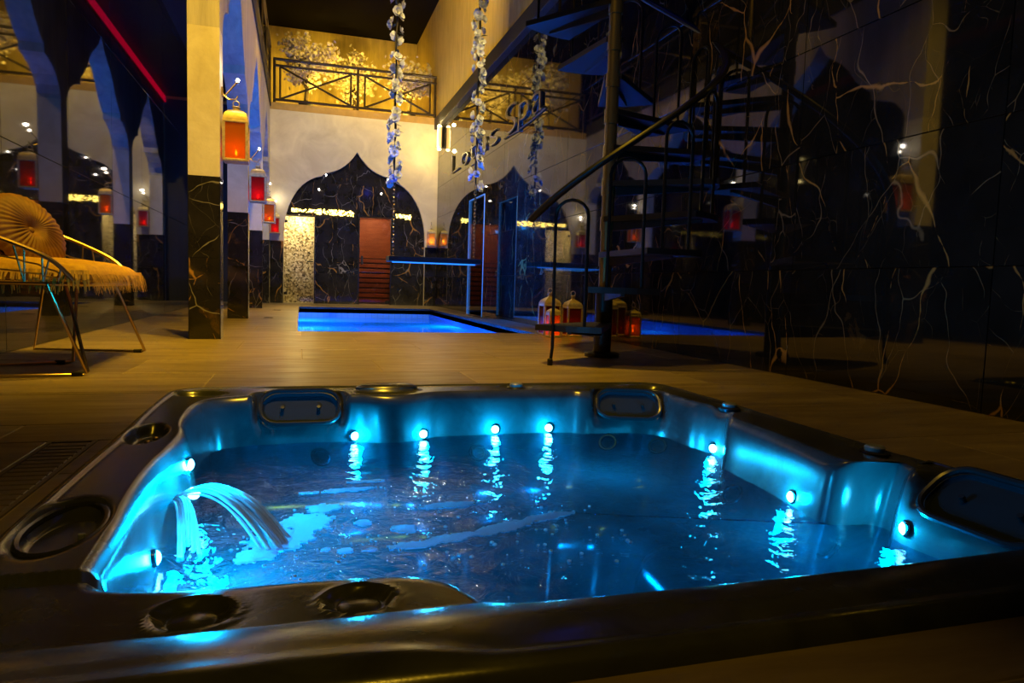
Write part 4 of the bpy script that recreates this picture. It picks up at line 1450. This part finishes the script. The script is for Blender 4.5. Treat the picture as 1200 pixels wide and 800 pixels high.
# ================================================================== BLOSSOM TREES on the balcony
simple('blossom', (0.80, 0.72, 0.58), 0.6, var=0.2, vscale=6)
simple('bark', (0.06, 0.04, 0.022), 0.8, var=0.3)
def tree(label, x, y, h, spread, seed):
    rnd = random.Random(seed)
    t = thing('blossom_tree', label, 'tree', (x, y, 3.70), 'blossom trees on the balcony')
    z0 = 3.70
    MB().lathe([(0.10, 0), (0.13, 0.03), (0.14, 0.20), (0.125, 0.21)], (x, y, z0), 16).build('pot', 'dark_paint', t, True)
    tips = []
    MB().tube([(x, y, z0 + 0.15), (x + 0.02, y, z0 + 0.45), (x - 0.01, y, z0 + 0.75)], [0.045, 0.038, 0.032], 8).build('trunk', 'bark', t, True)
    for k in range(9):
        a = 2 * PI * k / 9 + rnd.uniform(-0.3, 0.3)
        ln = rnd.uniform(0.6, 1.0)
        zz = z0 + rnd.uniform(0.4, 0.75)
        p0 = Vector((x, y, zz))
        p1 = p0 + Vector((math.cos(a) * spread * 0.5 * ln, math.sin(a) * spread * 0.4 * ln, h * 0.22 * ln))
        p2 = p0 + Vector((math.cos(a) * spread * ln, math.sin(a) * spread * 0.7 * ln, (h - 0.7) * rnd.uniform(0.2, 0.75)))
        MB().tube([p0, p1, p2], [0.02, 0.014, 0.006], 6).build('branch', 'bark', t, True)
        tips += [p1, p2, (p1 + p2) / 2, p2 + Vector((rnd.uniform(-.12, .12), rnd.uniform(-.1, .1), rnd.uniform(0.0, 0.15)))]
    p2 = Vector((x, y, z0 + h - 0.12))
    MB().tube([(x - 0.01, y, z0 + 0.7), p2], [0.028, 0.006], 6).build('branch', 'bark', t, True)
    tips += [p2, p2 - Vector((0, 0, 0.18)), p2 - Vector((0.08, 0, 0.34)), p2 - Vector((-0.1, 0, 0.3)), p2 - Vector((0, 0.05, 0.5))]
    bl = MB()
    for tp in tips:
        for _ in range(44):
            p = tp + Vector((rnd.gauss(0, 0.085), rnd.gauss(0, 0.085), rnd.gauss(0, 0.085)))
            if p.x > XR - 0.1: p.x = XR - 0.1
            s = rnd.uniform(0.022, 0.045)
            n = Vector((rnd.gauss(0, 1), rnd.gauss(0, 1), rnd.gauss(0, 1))).normalized()
            u = n.orthogonal().normalized()
            w = n.cross(u)
            vs_ = [p + n * s * 0.35]
            for k in range(5):
                a = 2 * PI * k / 5
                vs_.append(p + (u * math.cos(a) + w * math.sin(a)) * s)
            vs_.append(p - n * s * 0.25)
            bl.add(vs_, [(0, 1 + k, 1 + (k + 1) % 5) for k in range(5)] + [(6, 1 + (k + 1) % 5, 1 + k) for k in range(5)])
    tag(bl.build('blossoms', 'blossom', t), 'dense white blossom clusters', kind='stuff')
tree('white blossom tree on the balcony beside the gallery railing', 0.08, 14.55, 1.50, 0.46, 5)
tree('white blossom tree in the middle of the balcony', 1.08, 15.65, 1.66, 0.48, 11)
tree('white blossom tree on the balcony beside the yellow side wall', 2.10, 14.55, 1.22, 0.40, 17)

# ================================================================== SCONCE, PAINTED GOLD REFLECTION, RED STRIP, SIGN
sc_ = thing('wall_sconce', 'up and down wall sconce glowing warm in the corner below the beam', 'sconce', (2.55, 13.35, 3.05))
MB().bbox(2.555, 2.60, 13.30, 13.40, 3.03, 3.42, 0.006).build('body', 'black_metal', sc_)
MB().lathe([(0.035, 3.02), (0.037, 3.06), (0.037, 3.38), (0.035, 3.42)], (2.515, 13.35, 0), 16).build('tube', 'sconce_tube', sc_, True)
MB().lathe([(0.034, 3.42), (0.040, 3.44), (0.020, 3.46)], (2.515, 13.35, 0), 14).build('upper_lens', 'sconce_glow', sc_, True)
MB().lathe([(0.020, 2.98), (0.040, 3.0), (0.034, 3.02)], (2.515, 13.35, 0), 14).build('lower_lens', 'sconce_glow', sc_, True)
MB().box(2.477, 2.480, 13.33, 13.37, 3.05, 3.38).build('slot', 'sconce_glow', sc_)
lamp('sconce_light', 'POINT', (2.40, 13.30, 2.98), CREAM, 14, 0.03)
lamp('sconce_light', 'POINT', (2.42, 13.30, 3.47), CREAM, 6, 0.03)

def glint_band(label, x0, x1, z0, z1, n, seed):  # self-lit dots on a strand imitate a reflection in the arch marble
    rnd = random.Random(seed)
    t = thing('glint_band', label, 'painted reflection', ((x0 + x1) / 2, YM - 0.03, (z0 + z1) / 2), 'painted gold reflection inside the arch')
    MB().tube([(lerp(x0, x1, k / 20.0), YM - 0.012, lerp(z0, z1, 0.5 + 0.3 * math.sin(k * 2.3))) for k in range(21)], 0.004, 5).build('wire', 'aged_gold_metal', t)
    b_ = MB()
    for _ in range(n):
        b_.sphere((rnd.uniform(x0, x1), YM - 0.018 - rnd.uniform(0, 0.02), rnd.uniform(z0, z1)), rnd.uniform(0.008, 0.015), 6, 4)
    tag(b_.build('glints', 'glint_gold', t), 'reflection painted as tiny gold bulbs', kind='stuff')
glint_band('thin line of painted gold reflection dots above the steam room door', -0.17, 0.28, 1.725, 1.785, 60, 1)
glint_band('dense band of painted gold reflection dots between the two doors', 0.28, 0.98, 1.70, 1.80, 150, 2)
glint_band('short band of painted gold reflection dots beyond the sauna door', 1.80, 2.10, 1.70, 1.79, 60, 3)
# small white spots on the arch
for i, (x, z, lb) in enumerate(((0.455, 2.44, 'tiny white spot lamp on the left shoulder of the arch'), (1.61, 2.44, 'tiny white spot lamp on the right shoulder of the arch'),
                                (0.33, 2.17, 'tiny white spot lamp low inside the arch on the steam room side'), (1.50, 2.17, 'tiny white spot lamp low inside the arch on the sauna side'))):
    t = thing('spot_lamp', lb, 'lamp', (x, YB - 0.08, z))
    yo = YB - 0.085 if i < 2 else YM - 0.012
    MB().lathe([(0.022, 0), (0.020, 0.02), (0.012, 0.022)], (x, yo, z - 0.01), 12).build('housing', 'black_metal', t, True)
    MB().sphere((x, yo - 0.012, z), 0.015, 8, 6).build('bulb', 'bulb_white', t, True)

# red strip light under the gallery, on the aisle side of the arcade
rs = thing('led_strip', 'red strip light running under the gallery, mirrored in the black wall', 'strip light', (-0.79, 9.6, 3.55))
MB().box(-0.80, -0.766, 5.6, YB - 0.1, 3.49, 3.61).build('channel', 'black_metal', rs)
MB().box(-0.806, -0.80, 5.6, YB - 0.1, 3.49, 3.60).build('diffuser', 'led_red', rs)

# metal letters on the marble wall
sg = thing('wall_sign', 'pale metal lettering reading Lotus Spa on the marble wall', 'sign', (XR, 9.9, 2.42))
simple('sign_metal', (0.30, 0.28, 0.27), 0.35, 0.9)
dg = None
def letter(chx, y_start, size, zb, wy):
    cu = bpy.data.curves.new('letter', 'FONT')
    cu.body = chx
    cu.size = size
    cu.extrude = 0.012
    cu.offset = -0.011
    ob = bpy.data.objects.new('letter', cu)
    C.objects.link(ob)
    dgr = bpy.context.evaluated_depsgraph_get()
    me = bpy.data.meshes.new_from_object(ob.evaluated_get(dgr))
    bpy.data.objects.remove(ob)
    me.name = 'letter'
    xs = [v_.co.x for v_ in me.vertices]
    x0_, x1_ = min(xs), max(xs)
    k = wy / (x1_ - x0_)
    for v_ in me.vertices:
        lx, lz, ld = (v_.co.x - x0_) * k, v_.co.y, v_.co.z
        v_.co = (-(0.016 + ld), -lx, lz)
    me.flip_normals()
    me.materials.clear()
    me.materials.append(MATS['sign_metal'])
    inst('letter', me, sg, (XR, y_start, zb))
for chx, ys, sz, zb, wy in (('L', 12.45, 0.48, 2.41, 0.62), ('o', 11.65, 0.48, 2.41, 0.50), ('t', 11.02, 0.48, 2.41, 0.35), ('u', 10.52, 0.48, 2.41, 0.50),
                            ('s', 9.86, 0.48, 2.41, 0.48), ('S', 9.05, 0.56, 2.41, 0.50), ('p', 8.45, 0.52, 2.47, 0.42), ('a', 7.92, 0.56, 2.43, 0.42)):
    letter(chx, ys, sz, zb, wy)
MB().tube([(XR - 0.012, 9.1, 2.40), (XR - 0.012, 8.5, 2.385), (XR - 0.012, 7.9, 2.40), (XR - 0.012, 7.45, 2.43)], 0.010, 6).build('swash', 'sign_metal', sg, True)

# ================================================================== FLOOR DRAINS
dr = thing('drain_grate', 'slotted floor drain running beside the hot tub', 'drain', ((DRAIN[0] + DRAIN[1]) / 2, (DRAIN[2] + DRAIN[3]) / 2, 0))
simple('drain_metal', (0.20, 0.15, 0.10), 0.5, 0.0)
f_ = MB()
f_.box(DRAIN[0] + 0.002, DRAIN[0] + 0.012, DRAIN[2] + 0.002, DRAIN[3] - 0.002, -0.006, 0.001).box(DRAIN[1] - 0.012, DRAIN[1] - 0.002, DRAIN[2] + 0.002, DRAIN[3] - 0.002, -0.006, 0.001)
f_.box(DRAIN[0] + 0.012, DRAIN[1] - 0.012, DRAIN[2] + 0.002, DRAIN[2] + 0.012, -0.006, 0.001).box(DRAIN[0] + 0.012, DRAIN[1] - 0.012, DRAIN[3] - 0.012, DRAIN[3] - 0.002, -0.006, 0.001)
f_.build('frame', 'drain_metal', dr)
sl_ = MB().bbox(-0.046, 0.046, -0.0145, 0.0145, -0.006, 0.001, 0.002).mesh('slat', 'drain_metal')
yy = DRAIN[2] + 0.03
while yy < DRAIN[3] - 0.02:
    inst('slat', sl_, dr, ((DRAIN[0] + DRAIN[1]) / 2, yy, 0))
    yy += 0.036
for (x, y, lb) in ((-0.35, 8.5, 'small square floor drain near the blue washed column'), (-0.32, 10.6, 'small square floor drain near the third column')):
    t = thing('floor_drain', lb, 'drain', (x, y, 0), 'floor drains by the columns')
    MB().box(x - 0.055, x + 0.055, y - 0.055, y + 0.055, 0.0, 0.003).build('plate', 'drain_metal', t)
    for k in range(4):
        MB().box(x - 0.045, x + 0.045, y - 0.042 + k * 0.024, y - 0.030 + k * 0.024, 0.003, 0.0045).build('slot', 'rubber_black', t)

# ================================================================== WIRE ARMCHAIR
m, nt, b = new_mat('mustard_velvet')
v = obj_vec(nt)
nt.links.new(ramp(nt, noise_tex(nt, v, 30, 5).outputs[0], [(0.3, (0.46, 0.24, 0.015)), (0.7, (0.70, 0.42, 0.035))]), b.inputs['Base Color'])
b.inputs['Roughness'].default_value = 0.75
b.inputs['Sheen Weight'].default_value = 0.0
simple('brown_velvet', (0.19, 0.085, 0.010), 0.65, var=0.25, vscale=25)
MATS['brown_velvet'].node_tree.nodes['Principled BSDF'].inputs['Sheen Weight'].default_value = 0.0
simple('chair_wire', (0.62, 0.44, 0.20), 0.28, 1.0)
chair = thing('wire_armchair', 'gold wire armchair with fringed mustard seat pad beside the black wall', 'armchair', (-1.18, 3.92, 0))
W_ = 0.0075
ring = [(-1.46, 3.44, 0.40), (-1.30, 3.37, 0.40), (-0.98, 3.38, 0.40), (-0.90, 3.46, 0.40), (-0.88, 3.92, 0.40), (-0.89, 4.38, 0.40), (-0.97, 4.45, 0.40),
        (-1.30, 4.46, 0.40), (-1.46, 4.40, 0.40), (-1.49, 3.92, 0.40)]
def smooth_loop(P, it=2, closed=True):
    P = [Vector(p) for p in P]
    for _ in range(it):
        q = []
        n = len(P)
        for i in range(n if closed else n - 1):
            a, b_ = P[i], P[(i + 1) % n]
            q += [a * 0.75 + b_ * 0.25, a * 0.25 + b_ * 0.75]
        if not closed:
            q = [P[0]] + q + [P[-1]]
        P = q
    return P
MB().tube(smooth_loop(ring), 0.009, 8, closed=True).build('seat_ring', 'chair_wire', chair, True)
top = smooth_loop([(-0.93, 3.40, 0.42), (-0.99, 3.37, 0.50), (-1.10, 3.35, 0.555), (-1.30, 3.33, 0.63), (-1.46, 3.42, 0.71), (-1.515, 3.65, 0.76), (-1.52, 3.92, 0.77), (-1.515, 4.2, 0.76),
                   (-1.46, 4.43, 0.72), (-1.30, 4.50, 0.66), (-1.10, 4.49, 0.575), (-0.99, 4.47, 0.51), (-0.92, 4.42, 0.42)], 2, False)
MB().tube(top, 0.010, 8).build('top_rail', 'chair_wire', chair, True)
# spindles from the seat ring to the top rail
n_t = len(top)
rl = smooth_loop(ring, 2)
for k in range(30):
    p1 = top[int((k + 2) * (n_t - 1) / 33.0)]
    p0 = min(rl, key=lambda q: (q.x - p1.x) ** 2 + (q.y - p1.y) ** 2)
    MB().tube([p0, p1], 0.0042, 6).build('spindle', 'chair_wire', chair, True)
for f in (0.3, 0.6):
    mid = []
    for p1 in top[4:-4]:
        p0 = min(rl, key=lambda q: (q.x - p1.x) ** 2 + (q.y - p1.y) ** 2)
        mid.append(p0.lerp(p1, f))
    MB().tube(mid, 0.0042, 6).build('basket_wire', 'chair_wire', chair, True)
# sled legs
def leg(P, r_=W_):
    MB().tube(P, r_, 8).build('leg', 'chair_wire', chair, True)
leg([(-1.02, 3.38, 0.40), (-0.895, 3.445, 0.012), (-0.91, 3.44, 0.008), (-1.46, 3.36, 0.008), (-1.36, 3.38, 0.40)])
leg([(-1.00, 3.55, 0.40), (-0.893, 3.450, 0.016)])
leg([(-1.08, 4.02, 0.40), (-1.08, 3.925, 0.012), (-1.10, 3.915, 0.008), (-1.45, 3.77, 0.008), (-1.38, 3.80, 0.40)])
leg([(-0.99, 4.36, 0.40), (-0.862, 4.465, 0.012), (-0.88, 4.468, 0.008), (-1.46, 4.60, 0.008), (-1.36, 4.46, 0.40)])
for (x, y) in ((-0.93, 3.438), (-1.13, 3.903), (-0.90, 4.473)):
    MB().bbox(x - 0.022, x + 0.022, y - 0.012, y + 0.012, 0.0, 0.019, 0.003).build('glide', 'rubber_black', chair)
# seat pad: puffy slab
pad = MB()
nu, nv = 26, 36
def pad_pt(u, v_, top_):
    x = lerp(-1.475, -0.865, u)
    y = lerp(3.41, 4.43, v_)
    e = min(1.0, min(u, 1 - u) / 0.10) ** 0.5 * min(1.0, min(v_, 1 - v_) / 0.07) ** 0.5
    e = max(0.0, e)
    cx_, cy_ = (u - 0.5) * 2, (v_ - 0.5) * 2
    rr_ = max(0.0, (abs(cx_) ** 6 + abs(cy_) ** 6) ** (1 / 6.0))
    sc = 0.985 if rr_ > 0.99 else 1.0
    bulge = 0.030 * (1 - cx_ ** 2) * (1 - cy_ ** 2)
    if top_:
        z = 0.445 + 0.045 * e + bulge + 0.006 * mn.noise(Vector((x * 9, y * 9, 0)))
    else:
        z = 0.445 - 0.030 * e
    return (lerp(-1.17, x, sc), lerp(3.92, y, sc), z)
for top_ in (True, False):
    o = len(pad.v)
    for i in range(nu + 1):
        for j in range(nv + 1):
            pad.v.append(pad_pt(i / nu, j / nv, top_))
    for i in range(nu):
        for j in range(nv):
            a = o + i * (nv + 1) + j
            q = (a, a + 1, a + nv + 2, a + nv + 1)
            pad.f.append(q if top_ else tuple(reversed(q)))
seat = pad.build('seat_pad', 'mustard_velvet', chair, 'all')
fr = MB()
rnd = random.Random(3)
per = [(-1.47, 3.41), (-0.87, 3.41), (-0.87, 4.43), (-1.47, 4.43)]
for (a, b_) in ((0, 1), (1, 2), (2, 3)):
    A, B_ = Vector(per[a]), Vector(per[b_])
    L_ = (B_ - A).length
    d = (B_ - A).normalized()
    nrm = Vector((d.y, -d.x))
    n = int(L_ / 0.006)
    for k in range(n):
        p = A + d * (L_ * (k + rnd.random()) / n)
        ln = rnd.uniform(0.07, 0.11)
        o1 = rnd.uniform(0.012, 0.040)
        w = d * 0.003
        z0 = 0.462
        s_ = rnd.uniform(-0.008, 0.008)
        P0 = Vector((p.x, p.y, z0))
        P1 = Vector((p.x + nrm.x * o1 * 0.7 + d.x * s_, p.y + nrm.y * o1 * 0.7 + d.y * s_, z0 - ln * 0.45))
        P2 = Vector((p.x + nrm.x * o1 + d.x * s_ * 2, p.y + nrm.y * o1 + d.y * s_ * 2, z0 - ln))
        w3 = Vector((w.x, w.y, 0))
        n3 = Vector((nrm.x, nrm.y, 0)) * 0.002
        fr.add([P0 - w3, P0 + w3, P1 + w3, P1 - w3, P2 + w3 * 0.5, P2 - w3 * 0.5, P1 + n3], [(0, 1, 2, 3), (3, 2, 4, 5), (3, 6, 2)])
tag(fr.build('fringe', 'mustard_velvet', seat), 'mustard fringe hanging from the seat pad', kind='stuff')
# round pleated pillow leaning on the backrest
pil = thing('round_pillow', 'round pleated brown velvet pillow leaning in the wire armchair', 'pillow', (-1.27, 3.93, 0.49))
mb = MB()
n_a, n_r = 144, 12
axis = Vector((0.80, -0.42, 0.42)).normalized()
q = axis.to_track_quat('Z', 'Y').to_matrix()
pc = Vector((-1.27, 3.93, 0.635))
def pil_pt(r_, a, side):
    R_ = 0.205
    pro = 0.068 * (1 - r_ ** 2.6) ** 0.6 * sstep(-0.15, 0.35, r_) + 0.004
    pleat = 0.006 * math.sin(a * 36) * sstep(0.05, 0.5, r_) * (1 - 0.4 * r_)
    return tuple(pc + q @ Vector((R_ * r_ * math.cos(a), R_ * r_ * math.sin(a), side * (pro + pleat))))
for side in (1, -1):
    o = len(mb.v)
    for i in range(n_r + 1):
        r_ = 0.04 + 0.96 * i / n_r
        for k in range(n_a):
            mb.v.append(pil_pt(r_, 2 * PI * k / n_a, side))
    for i in range(n_r):
        for k in range(n_a):
            k2 = (k + 1) % n_a
            mb.f.append((o + i * n_a + k, o + i * n_a + k2, o + (i + 1) * n_a + k2, o + (i + 1) * n_a + k))
    mb.f.append(tuple(o + k for k in range(n_a)))
mb.build('cover', 'brown_velvet', pil, 'all')
bt = MB().sphere((0, 0, 0), 0.016, 12, 6, (1, 1, 0.5))
bt.v = [tuple(pc + q @ (Vector(v_) + Vector((0, 0, 0.034)))) for v_ in bt.v]
bt.build('button', 'brown_velvet', pil, True)
